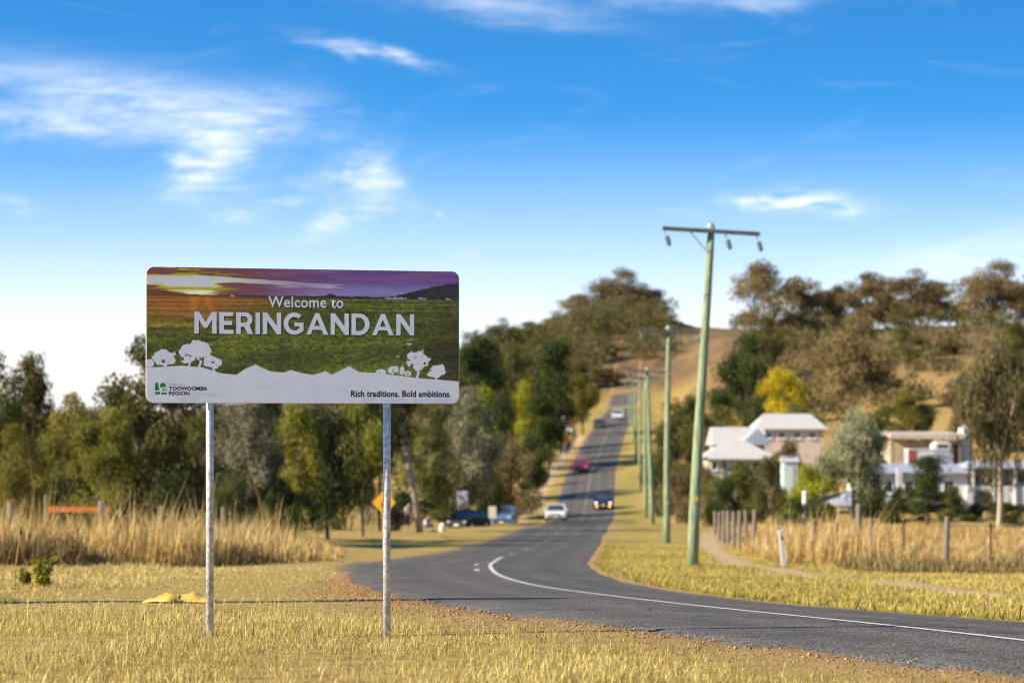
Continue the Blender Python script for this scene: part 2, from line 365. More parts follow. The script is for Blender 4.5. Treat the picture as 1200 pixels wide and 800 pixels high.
b = t.new('ShaderNodeBump'); b.inputs['Strength'].default_value = .8; b.inputs['Distance'].default_value = .012
t.link(vo.outputs['Distance'], b.inputs['Height']); t.link(b.outputs[0], p.inputs['Normal'])
me = np_mesh('road', np.stack([RX, RYY, RZ], -1).reshape(-1, 3), quads=Q, attrs={'lane': np.repeat(fr[None, :], len(ry), 0).ravel()}, mat=rm, smooth=True)
road = tag(link('road', me), kind='structure')

# painted centre line (children of the road)
pm = bpy.data.materials.new('worn_white_road_paint'); pm.use_nodes = True; t = NT(pm.node_tree); p = t.n['Principled BSDF']
co = t.new('ShaderNodeTexCoord').outputs['Object']
w = t.m('MULTIPLY', t.ramp(t.noise(co, 42, 3, .7), [(.34, .1), (.47, 1.0)]), t.ramp(t.noise(co, 1.6, 4, .6), [(.2, .35), (.42, 1.0)]))
t.link(t.mix(w, (.13, .12, .11), (.58, .55, .49)), p.inputs['Base Color']); p.inputs['Roughness'].default_value = .7
pm2 = pm.copy(); pm2.name = 'faded_road_paint'
for nd_ in pm2.node_tree.nodes:
    if nd_.type == 'MIX': nd_.inputs[7].default_value = (.24, .215, .18, 1)
def line_strip(name, y0, y1, w, s_off=0.0, step=.4):
    ys = np.arange(y0, y1 + 1e-6, min(step, (y1 - y0) / 2)); n = len(ys)
    # lateral lean of the line so that its width is measured across the direction of travel
    s = np.array([-w / 2, 0, w / 2]); X = xc(ys)[:, None] + s_off + s[None, :]; Y = np.repeat(ys[:, None], 3, 1)
    Z = G(X, Y) + .017
    idx = np.arange(n * 3).reshape(n, 3); q = np.stack([idx[:-1, :-1], idx[:-1, 1:], idx[1:, 1:], idx[1:, :-1]], -1).reshape(-1, 4)
    return link(name, np_mesh(name, np.stack([X, Y, Z], -1).reshape(-1, 3), quads=q, mat=pm if y0 < 84 else pm2), parent=road)
line_strip('centre_line', 8, 79, .095)
for yy in np.arange(84, 250, 12.0): line_strip('line_dash', yy, yy + 3.5, .12)
line_strip('centre_line', 250, 520, .10, step=2)
for yy in (54.5, 61.0): line_strip('line_dash', yy, yy + 1.6, .10, s_off=-.34)

# ------------------------------------------------------------------ grass
def blades(name, x, y, h, w, tint, mat, lean=.35, seed=1, label=None, cat='grass', bend=.5, z0=-.01):
    r = np.random.default_rng(seed); n = len(x); z = G(x, y) + z0
    th = r.uniform(0, 2 * np.pi, n); ta = r.uniform(0, 2 * np.pi, n); an = np.clip(np.abs(r.normal(0, lean, n)), 0, 1.35)
    lx, ly = np.cos(ta) * np.sin(an) * h + .08 * h, np.sin(ta) * np.sin(an) * h; up = np.cos(an) * h
    ex, ey = np.cos(th) * w * .5, np.sin(th) * w * .5
    b0 = np.stack([x - ex, y - ey, z], -1); b1 = np.stack([x + ex, y + ey, z], -1)
    mz = z + up * .55 + h * .08 * np.sin(an); mx, my = x + lx * .42, y + ly * .42
    m0 = np.stack([mx - ex * .8, my - ey * .8, mz], -1); m1 = np.stack([mx + ex * .8, my + ey * .8, mz], -1)
    tp = np.stack([x + lx, y + ly, z + up], -1)
    V = np.stack([b0, b1, m0, m1, tp], 1).reshape(-1, 3); k = np.arange(n)[:, None] * 5
    q = k + np.array([0, 1, 3, 2]); tr = k + np.array([2, 3, 4])
    tt = np.repeat(tint[:, None], 5, 1) * np.array([.40, .40, .95, .95, 1.08])  # shade between the blades put into the tint: dark feet, paler tips
    o = link(name, np_mesh(name, V, quads=q, tris=tr, attrs={'tint': np.clip(tt, 0, 1).ravel()}, mat=mat))
    return tag(o, label, cat, kind='stuff')

def off_road(x, y, m=0.0):
    s = x - xc(y); return (s < -hwl(y) - m) | (s > hwr(y) + m)
def vnoise(x, y, f, seed):
    r = np.random.default_rng(seed); o = np.zeros_like(x)
    for k in range(6):
        a = r.uniform(0, 2 * np.pi); ff = f * r.uniform(.5, 1.8)
        o += np.sin(x * np.cos(a) * ff + y * np.sin(a) * ff + r.uniform(0, 7))
    return o / 6
straw_m = blade_material('straw_blades', (.175, .12, .036), (.52, .38, .13), (.84, .71, .40), .25)
verge_m = blade_material('verge_blades', (.15, .14, .025), (.45, .365, .09), (.70, .55, .21), .25)
tall_m = blade_material('tall_dry_blades', (.22, .15, .045), (.57, .415, .145), (.84, .69, .34), .28)

# near verge: d 13 to 30, in tufts
def near_pts(n, d0, d1, seed, half=.235):
    r = np.random.default_rng(seed); d = np.sqrt(r.uniform(d0 * d0, d1 * d1, n)); x = r.uniform(-1, 1, n) * (half * d + 1.2); return x, d
nt = 104000
tx, ty = near_pts(nt, 12.5, 31, 11)
s = tx - xc(ty); e = np.maximum(-s - hwl(ty), s - hwr(ty))
keep = (e > .03) & (rng.uniform(0, 1, nt) < np.where(s < 0, np.clip(e / 2.1 + .06, 0, 1), np.clip(e / .3 + .4, 0, 1)) * (.22 + .78 * np.clip(vnoise(tx, ty, 2.6, 3) * 2.4 + .55, 0, 1)))
tx, ty, e = tx[keep], ty[keep], e[keep]
k = rng.integers(3, 7, len(tx)); gx = np.repeat(tx, k) + rng.normal(0, .035, k.sum()); gy = np.repeat(ty, k) + rng.normal(0, .035, k.sum())
ge = np.repeat(e, k); n = len(gx)
gh = rng.gamma(3.2, .0115, n) * (1 + .5 * vnoise(gx, gy, 1.5, 5)) * np.clip(.55 + ge * .35, .55, 1.25) * np.where((gy > 24.0) & (gx > -5.5), np.clip(1 - (gy - 24.0) / 2.5, .3, 1), 1) + .010
patch = vnoise(gx, gy, 1.1, 9)
ti = np.clip(rng.normal(.52, .27, n) + patch * .22 - np.clip(.35 - ge * .2, 0, .2), 0, 1)
gr = rng.uniform(0, 1, n) < np.clip(.36 + vnoise(gx, gy, .8, 21) * .6 + (gx > -.5) * .2, .05, .9)
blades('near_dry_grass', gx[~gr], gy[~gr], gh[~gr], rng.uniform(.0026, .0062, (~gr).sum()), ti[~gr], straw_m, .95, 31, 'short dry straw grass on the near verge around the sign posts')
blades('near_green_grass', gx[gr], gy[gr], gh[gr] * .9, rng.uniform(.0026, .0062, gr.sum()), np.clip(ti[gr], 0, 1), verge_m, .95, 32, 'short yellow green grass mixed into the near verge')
# taller pale seed stalks at the left
n = 3600; sx, sy = near_pts(n, 14, 30, 41); kk = (sx < -1.2 - .03 * sy) & off_road(sx, sy, 1.5) & (rng.uniform(0, 1, n) < np.clip(.35 + vnoise(sx, sy, 1.3, 42), .05, 1))
sx, sy = sx[kk], sy[kk]
blades('seed_stalks', sx, sy, rng.uniform(.08, .24, len(sx)), rng.uniform(.003, .006, len(sx)), np.clip(rng.normal(.8, .15, len(sx)), 0, 1), straw_m, .4, 43, 'thin pale seed stalks standing out of the short near grass')
# mid verges d 30..85
def region(n, x0, x1, y0, y1, seed):
    r = np.random.default_rng(seed); return r.uniform(x0, x1, n), r.uniform(y0, y1, n)
n = 90000; mx, my = near_pts(n, 30, 64, 51, .24); s = mx - xc(my)
kk = (s < -hwl(my) - .1); mx, my = mx[kk], my[kk]; n = len(mx)
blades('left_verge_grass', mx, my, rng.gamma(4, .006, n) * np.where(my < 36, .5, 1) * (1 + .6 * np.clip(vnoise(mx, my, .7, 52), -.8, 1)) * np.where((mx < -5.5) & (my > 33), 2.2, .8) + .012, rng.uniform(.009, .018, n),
       np.clip(rng.normal(.55, .18, n) + .25 * vnoise(mx, my, .5, 53), 0, 1), straw_m, .95, 54, 'pale mown grass on the left verge between road and tall grass')
n = 120000; d = np.sqrt(rng.uniform(24 ** 2, 112 ** 2, n)); s = rng.uniform(0, 1, n) ** .8 * np.interp(d, [24, 60, 112], [4.6, 10, 9]); mx = xc(d) + hwr(d) + .05 + s; my = d; n = len(mx)
kk = dist_path(mx, my, PATH, .55) < .3; mx, my, s = mx[kk], my[kk], s[kk]; n = len(mx)
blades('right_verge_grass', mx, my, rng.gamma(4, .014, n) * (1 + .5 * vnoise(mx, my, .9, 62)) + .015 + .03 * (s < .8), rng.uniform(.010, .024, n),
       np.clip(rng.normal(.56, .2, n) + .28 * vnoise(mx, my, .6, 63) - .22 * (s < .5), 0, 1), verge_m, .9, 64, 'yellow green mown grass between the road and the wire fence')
# tall grass, left belt in front of the trees
nc = 3400; cxx = rng.uniform(-34, -3.6, nc); cyy = rng.uniform(57, 84, nc); hs_ = np.repeat(rng.lognormal(-.28, .26, nc), 15); n = nc * 15
x = np.repeat(cxx, 15) + rng.normal(0, .13, n); y = np.repeat(cyy, 15) + rng.normal(0, .13, n)
front = 58.5 + 1.6 * vnoise(x, x * 0, .5, 71) + np.clip((x + 7.5) * 1.8, 0, 9)
kk = (y > front) & off_road(x, y, 1.2) & (x < -.066 * y + .4 * vnoise(y, x, .6, 78)); x, y, front, hs_ = x[kk], y[kk], front[kk], hs_[kk]; n = len(x)
h = rng.gamma(12, .068, n) * hs_ * (1 + .35 * vnoise(x, y, 1.1, 72)) * np.clip(.3 + (y - front) / 3.2, .3, 1.15) * np.clip((-.066 * y - x) / 2.6 + .15, .2, 1)
blades('tall_dry_grass', x, y, h, rng.uniform(.018, .04, n), np.clip(rng.normal(.55, .18, n) + .2 * vnoise(x, y, .6, 73) - .35 * np.clip(1 - (y - front) / 2.2, 0, 1), 0, 1), tall_m, .36, 74, 'tall dry golden grass in a belt before the left trees')
wm = blade_material('dead_weed_blades', (.085, .06, .025), (.21, .15, .065), (.36, .27, .13), .2)
n = 26000; x = rng.uniform(-32, -4.2, n); y = 58.6 + 1.6 * vnoise(x, x * 0, .5, 71) + np.clip((x + 7.5) * 1.8, 0, 9) + rng.normal(0, .8, n)
dn = np.clip(vnoise(x, x * 0, 1.0, 75) * 2.2 + .55, .05, 1) * np.clip((-.066 * y - x) / 2.0 + .3, 0, 1); kk = rng.uniform(0, 1, n) < dn; x, y, dn = x[kk], y[kk], dn[kk]; n = len(x)
blades('brown_weeds', x, y, rng.gamma(5, .095, n) * dn, rng.uniform(.015, .04, n), np.clip(rng.normal(.42, .2, n), 0, 1), wm, .6, 76, 'brown olive weeds along the foot of the tall left grass', 'weeds')
# tall grass around the right fence and in the paddock behind it
n = 60000; x = rng.uniform(7.5, 30, n); y = rng.uniform(78, 150, n); fx = np.interp(y, [78, 95, 140, 150], [8.3, 8.9, 11, 11.5])
kk = (x > fx) & (x < 1.5 + .215 * y) & ~((x - 9.8 - .03 * y > 6) & (y > 128)); x, y = x[kk], y[kk]; n = len(x)
tallp = np.exp(-((x - 10.2) / 2.2) ** 2) * np.clip((110 - y) / 20, 0, 1)
h = rng.gamma(6, .05, n) * (1 + .4 * vnoise(x, y, .7, 82)) * (1 + 3.0 * tallp) * np.where(y < 80.5, .8, 1)
blades('paddock_grass', x, y, h, rng.uniform(.02, .045, n), np.clip(rng.normal(.5, .17, n) + .2 * vnoise(x, y, .5, 83) + .2 * tallp, 0, 1), tall_m, .35, 84, 'straw coloured paddock grass behind the wire fence')
# dull brown weeds along the fence foot
n = 20000; x = rng.uniform(9.6, 19.5, n); y = 73.5 + rng.normal(0, 1.5, n) + .1 * (x - 12)
blades('dead_weeds', x, y, rng.gamma(5, .05, n) * (1 + .6 * vnoise(x, y, 1.3, 92)), rng.uniform(.02, .045, n), np.clip(rng.normal(.5, .2, n), 0, 1), wm, .7, 94, 'dull brown dead weeds along the foot of the wire fence', 'weeds')

# stones on the left shoulder
sb = MB().lathe([(.3, -.3), (.5, -.05), (.42, .25), (.15, .42)], 6); base = np.array(sb.v)
n = 6500; d = np.sqrt(rng.uniform(14.5 ** 2, 46 ** 2, n)); s = -hwl(d) - edge_n(d, 1) + .12 - np.abs(rng.normal(0, .38, n)) * np.interp(d, [15, 26, 34, 46], [1.5, 1.9, 1.2, .6])
x = xc(d) + s; z = G(x, d); sz = rng.lognormal(-4.55, .38, n)
V = []; FQ = []; FT = []
rot = rng.uniform(0, 6.28, n); sc3 = rng.uniform(.7, 1.4, (n, 3)); nb = len(base)
bx = base[None, :, :] * sc3[:, None, :] * sz[:, None, None] * (1 + rng.normal(0, .12, (n, nb, 1)))
cs, sn = np.cos(rot)[:, None], np.sin(rot)[:, None]
P3 = np.stack([bx[..., 0] * cs - bx[..., 1] * sn + x[:, None], bx[..., 0] * sn + bx[..., 1] * cs + d[:, None], bx[..., 2] + z[:, None] + .006], -1)
tri = []
for f in sb.f:
    for j in range(1, len(f) - 1): tri.append((f[0], f[j], f[j + 1]))
T3 = (np.arange(n)[:, None, None] * nb + np.array(tri)[None]).reshape(-1, 3)
stm = blade_material('shoulder_stones', (.17, .095, .03), (.36, .215, .085), (.50, .39, .22), 0.0)
tag(link('shoulder_gravel', np_mesh('shoulder_gravel', P3.reshape(-1, 3), tris=T3, attrs={'tint': np.repeat(np.clip(rng.normal(.5, .25, n), 0, 1), nb)}, mat=stm)),
    'loose reddish brown gravel along the near edge of the road', 'gravel', kind='stuff')

# ------------------------------------------------------------------ welcome sign
galv = bpy.data.materials.new('galvanised_steel'); galv.use_nodes = True; t = NT(galv.node_tree); p = t.n['Principled BSDF']
co = t.new('ShaderNodeTexCoord').outputs['Object']
vo = t.new('ShaderNodeTexVoronoi'); vo.inputs['Scale'].default_value = 60; t.link(co, vo.inputs['Vector'])
sp = t.mix(.5, t.ramp(t.noise(co, 25, 4, .6), [(.3, (.26, .265, .27)), (.7, (.56, .565, .57))]), vo.outputs['Color'], 'OVERLAY')
hsn = t.new('ShaderNodeHueSaturation'); hsn.inputs['Saturation'].default_value = .06; t.link(sp, hsn.inputs['Color'])
t.link(hsn.outputs[0], p.inputs['Base Color']); p.inputs['Metallic'].default_value = .2
t.link(t.ramp(t.noise(co, 40, 3, .6), [(.3, .3), (.7, .55)]), p.inputs['Roughness'])

W, H, ZB = 2.476, 1.05, 1.757
SIGN_A = math.atan2(.62, 2.397)
sgx, sgy = -1.6185, 20.01
sign = empty('welcome_sign', (sgx, sgy, g(sgx, sgy)), SIGN_A, 'wide printed welcome sign on two galvanised posts at the near verge', 'sign')
ZB -= g(sgx, sgy)
def rrect(w, h, r, n=7, x0=0, z0=0):
    out = []
    for cx, cz, a0 in ((w / 2 - r, h - r, 0), (-w / 2 + r, h - r, 90), (-w / 2 + r, r, 180), (w / 2 - r, r, 270)):
        for i in range(n + 1):
            a = R(a0 + 90 * i / n); out.append((x0 + cx + r * math.cos(a), z0 + cz + r * math.sin(a)))
    return out
alu = material('white_painted_sheet', (.86, .85, .83), .45, .0, .04, 3)
board = MB().extr(rrect(W, H, .062, 7, 0, ZB), 'y', -.006, .006).build('board', alu, sign, bevel=.0015, seg=1)
for i, lx in enumerate((-.738, .664)):
    dx_ = g(sgx + lx * math.cos(SIGN_A), sgy + lx * math.sin(SIGN_A)) - sign.location.z
    po = MB().tube([(lx, .052, dx_ - .3), (lx, .052, ZB + H - .12)], .030, 20).build('post', galv, sign, smooth=False)
    for pgn in po.data.polygons: pgn.use_smooth = len(pgn.vertices) == 4
    MB().lathe([(.031, 0), (.033, .004), (.02, .018)], 14, (lx, .052, ZB + H - .12)).build('cap', galv, po)
    for zz in (.16, .52, .86):
        MB().tube([(lx - .045, .022, ZB + H * zz), (lx + .045, .022, ZB + H * zz)], .012, 6).build('bracket', galv, po)
for zz in (.16, .86):
    MB().box(-W / 2 + .12, W / 2 - .12, .0075, .0205, ZB + H * zz - .02, ZB + H * zz + .02).build('rail', galv, sign)

# the picture printed on the sheet
nu, nv = 600, 254
def vgrid(nx_, ny_, seed):
    r = np.random.default_rng(seed); return r.uniform(0, 1, (ny_ + 3, nx_ + 3))
def vn(u, v, fx, fy, seed):
    gr_ = vgrid(int(fx) + 1, int(fy) + 1, seed); a = u * fx; b_ = v * fy; i = np.floor(a).astype(int); j = np.floor(b_).astype(int); fa = a - i; fb = b_ - j; ny_, nx_ = gr_.shape; i = i % (nx_ - 1); j = j % (ny_ - 1)
    fa = fa * fa * (3 - 2 * fa); fb = fb * fb * (3 - 2 * fb)
    return (gr_[j, i] * (1 - fa) + gr_[j, i + 1] * fa) * (1 - fb) + (gr_[j + 1, i] * (1 - fa) + gr_[j + 1, i + 1] * fa) * fb
def fb(u, v, fx, fy, seed, o=4):
    s_ = 0; a = .5
    for k in range(o): s_ = s_ + a * vn(u, v, fx * 2 ** k, fy * 2 ** k, seed + k); a *= .5
    return s_ / (1 - .5 ** o)
def mixc(c, m, col): return c * (1 - m[..., None]) + np.array(col) * m[..., None]
def ss(x, a, b_): q = np.clip((x - a) / (b_ - a), 0, 1); return q * q * (3 - 2 * q)
uu, vv_ = np.meshgrid((np.arange(nu) + .5) / nu, (np.arange(nv) + .5) / nv)
def cx_(x): return (x - 62) / 1074.0
def cv_(x, y):
    yt = 65 + (x - 62) * 15 / 1074.0; yb = 530 + (x - 62) * 8 / 1074.0; return (yb - y) / (yb - yt)
img = np.zeros((nv, nu, 3))
# sky of the print
wv = vv_ + (fb(uu, vv_, 5, 14, 1) - .5) * .05
top = ss(uu, .1, .75)[..., None]
img[:] = np.array((124, 70, 62)) * (1 - top) + np.array((104, 70, 124)) * top
low = ss(.93 - wv, -.02, .13) * ss(uu, .3, .6)
img = mixc(img, low * .75, (150, 150, 184))
img = mixc(img, ss(fb(uu, vv_, 4, 30, 9), .5, .62) * ss(uu, .2, .5) * .45, (150, 92, 128))
# pale glow and streaks round the sun
gl = np.exp(-((uu - .15) / .085) ** 2 - ((vv_ - .875) / .06) ** 2) + .9 * np.exp(-((uu - .05) / .13) ** 2 - ((vv_ - .905) / .028) ** 2) + .8 * np.exp(-((uu - .36) / .22) ** 2 - ((vv_ - (.90 - (uu - .36) * .10)) / .022) ** 2) + .6 * np.exp(-((uu - .62) / .2) ** 2 - ((vv_ - .865) / .008) ** 2)
gl = gl + (fb(uu, vv_, 7, 44, 3) - .5) * 1.15
img = mixc(img, ss(gl, .2, .34) * (1 - ss(uu, .18, .42)), (190, 178, 24))
img = mixc(img, ss(gl, .3, .5) * (.55 + .45 * (1 - ss(uu, .2, .5))), (205, 202, 196))
img = mixc(img, np.clip(np.exp(-((uu - .165) / .05) ** 2 - ((vv_ - .825) / .03) ** 2) * 1.3, 0, 1), (252, 240, 200))
yl = np.exp(-((vv_ - .955) / .016) ** 2) * ss(uu, .5, .05) * ss(fb(uu, vv_, 16, 70, 5), .44, .56) + np.exp(-((vv_ - .845) / .012) ** 2) * ss(np.abs(uu - .17), .16, .05)
img = mixc(img, np.clip(yl, 0, 1), (172, 160, 26))
# far hills of the print
hor = .785 + .0 * uu
ridge = np.interp(uu, [0, .06, .12, .2, .3, .52, .555, .58, .605, .64, .76, .80, .86, .92, .97, 1], [.835, .825, .805, .797, .80, .80, .802, .822, .802, .80, .80, .815, .85, .885, .905, .915]) + (fb(uu, vv_ * 0, 60, 2, 8) - .5) * .014
land = ss(ridge - vv_, -.003, .003)
img = mixc(img, land, (58, 46, 50))
img = mixc(img, land * ss(fb(uu, vv_, 60, 50, 12), .45, .6) * .6, (40, 34, 34))
img = mixc(img, land * ss(.3 - uu, -.1, .15), (112, 66, 34))
for (bu, bw) in ((.775, .016), (.81, .018), (.88, .014), (.965, .008), (.27, .006)):
    img = mixc(img, (np.abs(uu - bu) < bw) * (np.abs(vv_ - .789 + .004 * np.sin(uu * 300)) < .009) * .8, (170, 168, 176))
# the green field
fld = ss(hor - vv_, -.004, .004)
pv_ = 1.0 / (.87 - np.clip(vv_, 0, .8))                                   # furrows crowd towards the horizon
tex = fb(uu, vv_, 85, 70, 20, 3); tex2 = fb(uu * .6 + .15 * np.sin(vv_ * 9), np.clip(pv_ / 12.5, 0, 1), 4, 26, 30, 4); tex3 = fb(uu, vv_, 190, 130, 40, 2)
f_ = np.stack([58 + 96 * (tex2 - .2), 64 + 92 * (tex2 - .2), 18 + 18 * tex2], -1) * (.62 + .72 * tex[..., None]) * (.72 + .56 * tex3[..., None])
img = img * (1 - fld[..., None]) + f_ * fld[..., None]
warm = fld * np.exp(-((uu - .12) / .27) ** 2 - ((vv_ - .78) / .17) ** 2)
img = img * (1 - .8 * warm[..., None]) + (np.array((196, 104, 40)) * (.5 + .85 * tex2[..., None])) * .8 * warm[..., None]
ray = np.exp(-((uu - .145) / .012) ** 2) + np.exp(-((uu - .19 - (.78 - vv_) * .15) / .012) ** 2) + np.exp(-((uu - .155 + (.78 - vv_) * .1) / .008) ** 2)
img = mixc(img, np.clip(ray, 0, 1) * fld * ss(vv_, .58, .78) * .55, (216, 130, 30))
dk = fld * ss(uu, .78, 1) * ss(.75 - vv_, -.05, .35)
img = mixc(img, dk * .6, (40, 26, 18))
# pale silhouette landscape
WHT = (206, 204, 202)
prof = [(62, 410), (120, 407), (180, 404), (250, 410), (310, 430), (365, 436), (395, 415), (430, 401), (465, 418), (480, 424), (525, 429), (550, 420), (585, 430), (625, 437), (648, 431), (670, 424), (690, 437), (715, 425), (752, 407), (785, 428), (840, 431), (900, 438), (1000, 451), (1060, 455), (1136, 462)]
pv = np.interp(uu, [cx_(x) for x, y in prof], [cv_(x, y) for x, y in prof])
sil = ss(pv - vv_, -.004, .004)
for (x, y, rx, ry, tx_, ty_) in ((70, 396, 15, 15, 72, 412), (122, 378, 42, 28, 126, 412), (198, 366, 30, 30, 205, 412), (240, 350, 38, 32, 240, 416), (287, 394, 31, 22, 288, 428),
                                 (862, 430, 18, 11, 862, 440), (903, 422, 18, 16, 903, 442), (935, 425, 10, 15, 936, 444), (958, 434, 12, 11, 958, 446), (990, 388, 41, 36, 990, 452), (1058, 427, 33, 24, 1056, 456)):
    a = (uu - cx_(x)) * 1074 / rx; b_ = (vv_ - cv_(x, y)) * 465 / ry
    rr = np.sqrt(a * a + b_ * b_) + (fb(uu, vv_, 55, 24, int(x) + 60, 3) - .5) * .75 + np.clip(-b_ - .35, 0, 1) * .25
    holes = ss(fb(uu, vv_, 90, 40, int(x) + 90, 2), .66, .7) * ss(-b_, -.6, .3)
    m_ = ss(1 - rr, -.06, .06) * (1 - holes)
    trunk = (np.abs((uu - cx_(tx_)) * 1074 - np.abs(vv_ - cv_(tx_, ty_)) * 60 * np.sign(np.sin(vv_ * 90))) < rx * .11) * (vv_ < cv_(x, y)) * (vv_ > cv_(tx_, ty_) - .01)
    sil = np.maximum(sil, np.maximum(m_, trunk * 1.0))
for (x, y, sc_) in ((968, 316, 8), (962, 332, 12), (920, 374, 9)):
    a = (uu - cx_(x)) * 1074 / sc_; b_ = (vv_ - cv_(x, y)) * 465 - (np.abs(a) * 3.0 - 1.2) - a * 1.5
    sil = np.maximum(sil, (np.abs(a) < 1) * (np.abs(b_) < 2.0 * (1.15 - np.abs(a))) * 1.0)
img = mixc(img, sil, WHT)
# green emblem: a square crossed by pale leaf-like curves
eu = (uu - cx_(91)) / (cx_(130) - cx_(91)); ev = (vv_ - cv_(110, 503)) / (cv_(110, 462) - cv_(110, 503))
em = (eu > 0) & (eu < 1) & (ev > 0) & (ev < 1)
curve = (np.abs(eu - (.40 - .0 * ev + .10 * np.cos(ev * 3.0 + .2))) < .05) & (ev > .2)
curve |= (np.abs(ev - (.24 + .10 * (eu - .5) ** 2 + .05 * np.sin(eu * 5))) < .05)
rr = np.hypot(eu - .66, (ev - .74)); curve |= (np.abs(rr - .30) < .05) & (ev > .45)
rr = np.hypot(eu - .72, (ev - .42) * 1.3); curve |= (np.abs(rr - .2) < .055); curve |= (np.abs(eu - .46) < .045) & (ev < .3)
img[em & ~curve] = (10, 118, 44)
lin = np.clip(img / 255.0, 0, 1); lin = np.where(lin <= .04045, lin / 12.92, ((lin + .055) / 1.055) ** 2.4) * 1.62
# one small cell per dot of the print
gu = np.linspace(-W / 2 + .004, W / 2 - .004, nu + 1); gv = np.linspace(ZB + .004, ZB + H - .004, nv + 1)
GU, GV = np.meshgrid(gu, gv); idx = np.arange(GU.size).reshape(GU.shape)
Qp = np.stack([idx[:-1, :-1], idx[:-1, 1:], idx[1:, 1:], idx[1:, :-1]], -1)
cu = (gu[:-1] + gu[1:]) / 2; cvv = (gv[:-1] + gv[1:]) / 2 - ZB; CU, CV = np.meshgrid(cu, cvv); rc = .058
ax_ = np.clip(np.abs(CU) - (W / 2 - .004 - rc), 0, 9); ay_ = np.clip(np.abs(CV - H / 2) - (H / 2 - .004 - rc), 0, 9)
ok = np.hypot(ax_, ay_) < rc
Vp = np.stack([GU, np.full_like(GU, -.0075), GV], -1).reshape(-1, 3)
me = np_mesh('printed_picture', Vp, quads=Qp[ok])
ca = me.color_attributes.new('print', 'FLOAT_COLOR', 'CORNER')
cc = np.concatenate([lin[ok], np.ones((ok.sum(), 1))], -1); ca.data.foreach_set('color', np.repeat(cc, 4, 0).astype(np.float32).ravel())
prm = bpy.data.materials.new('printed_film'); prm.use_nodes = True; t = NT(prm.node_tree); p = t.n['Principled BSDF']
va = t.new('ShaderNodeVertexColor'); va.layer_name = 'print'
co = t.new('ShaderNodeTexCoord').outputs['Object']
t.link(t.mix(1.0, va.outputs[0], t.ramp(t.noise(co, 7, 5, .6), [(.3, .93), (.7, 1.04)]), 'MULTIPLY'), p.inputs['Base Color']); p.inputs['Roughness'].default_value = .42; p.inputs['Specular IOR Level'].default_value = .35
me.materials.append(prm); link('printed_picture', me, None, sign)

# lettering
lw = material('white_film', (.94, .93, .91), .45, 0, .03, 4)
lb = material('black_film', (.02, .02, .022), .5, 0, .1, 4)
ls = material('dark_film', (.030, .026, .018), .6, 0, .1, 4)
def curve_mesh(name, cu_):
    o = bpy.data.objects.new('tmp', cu_); COL.objects.link(o); dg = bpy.context.evaluated_depsgraph_get()
    me = bpy.data.meshes.new_from_object(o.evaluated_get(dg)); bpy.data.objects.remove(o); me.name = name; return me
def letters(name, me, x0, x1, z0, z1, yoff, mat, ch=None):
    V = np.zeros(len(me.vertices) * 3); me.vertices.foreach_get('co', V); V = V.reshape(-1, 3)
    a, b_ = V[:, 0].min(), V[:, 0].max(); c_, d_ = V[:, 1].min(), V[:, 1].max()
    N = np.stack([x0 + (V[:, 0] - a) / (b_ - a) * (x1 - x0), np.full(len(V), yoff), z0 + (V[:, 1] - c_) / (d_ - c_) * (z1 - z0)], -1)
    me.vertices.foreach_set('co', N.astype(np.float32).ravel()); me.materials.clear(); me.materials.append(mat); me.update()
    return link(name, me, None, sign)
def sx(x): return (cx_(x) - .5) * W
def sz_(x, y): return ZB + cv_(x, y) * H
def text(name, s_, x0, x1, ytop, ybot, mat, yoff=-.0105, bold=.02, dxs=0, dzs=0):
    cu_ = bpy.data.curves.new('t', 'FONT'); cu_.body = s_; cu_.size = 1; cu_.offset = bold; cu_.space_character = 1.04; cu_.fill_mode = 'FRONT'; cu_.resolution_u = 5
    me = curve_mesh(name, cu_); xm = (x0 + x1) / 2
    return letters(name, me, sx(x0) + dxs, sx(x1) + dxs, sz_(xm, ybot) + dzs, sz_(xm, ytop) + dzs, yoff, mat)
text('small_lettering', 'Welcome to', 473, 731, 168, 206, lw, -.0105, .016)
text('lettering_shadow', 'Welcome to', 473, 731, 168, 206, ls, -.009, .020, .006, -.006)
text('tagline_lettering', 'Rich traditions. Bold ambitions.', 757, 1106, 492, 514, lb, -.0105, .03)
text('region_lettering', 'TOOWOOMBA', 138, 267, 475, 488, lb, -.0105, .04)
text('region_lettering', 'REGION', 138, 207, 491, 504, lb, -.0105, .03)
text('fine_lettering', 'Proudly part of', 138, 196, 465, 472, material('grey_film', (.22, .22, .23), .5), -.0105, .0)
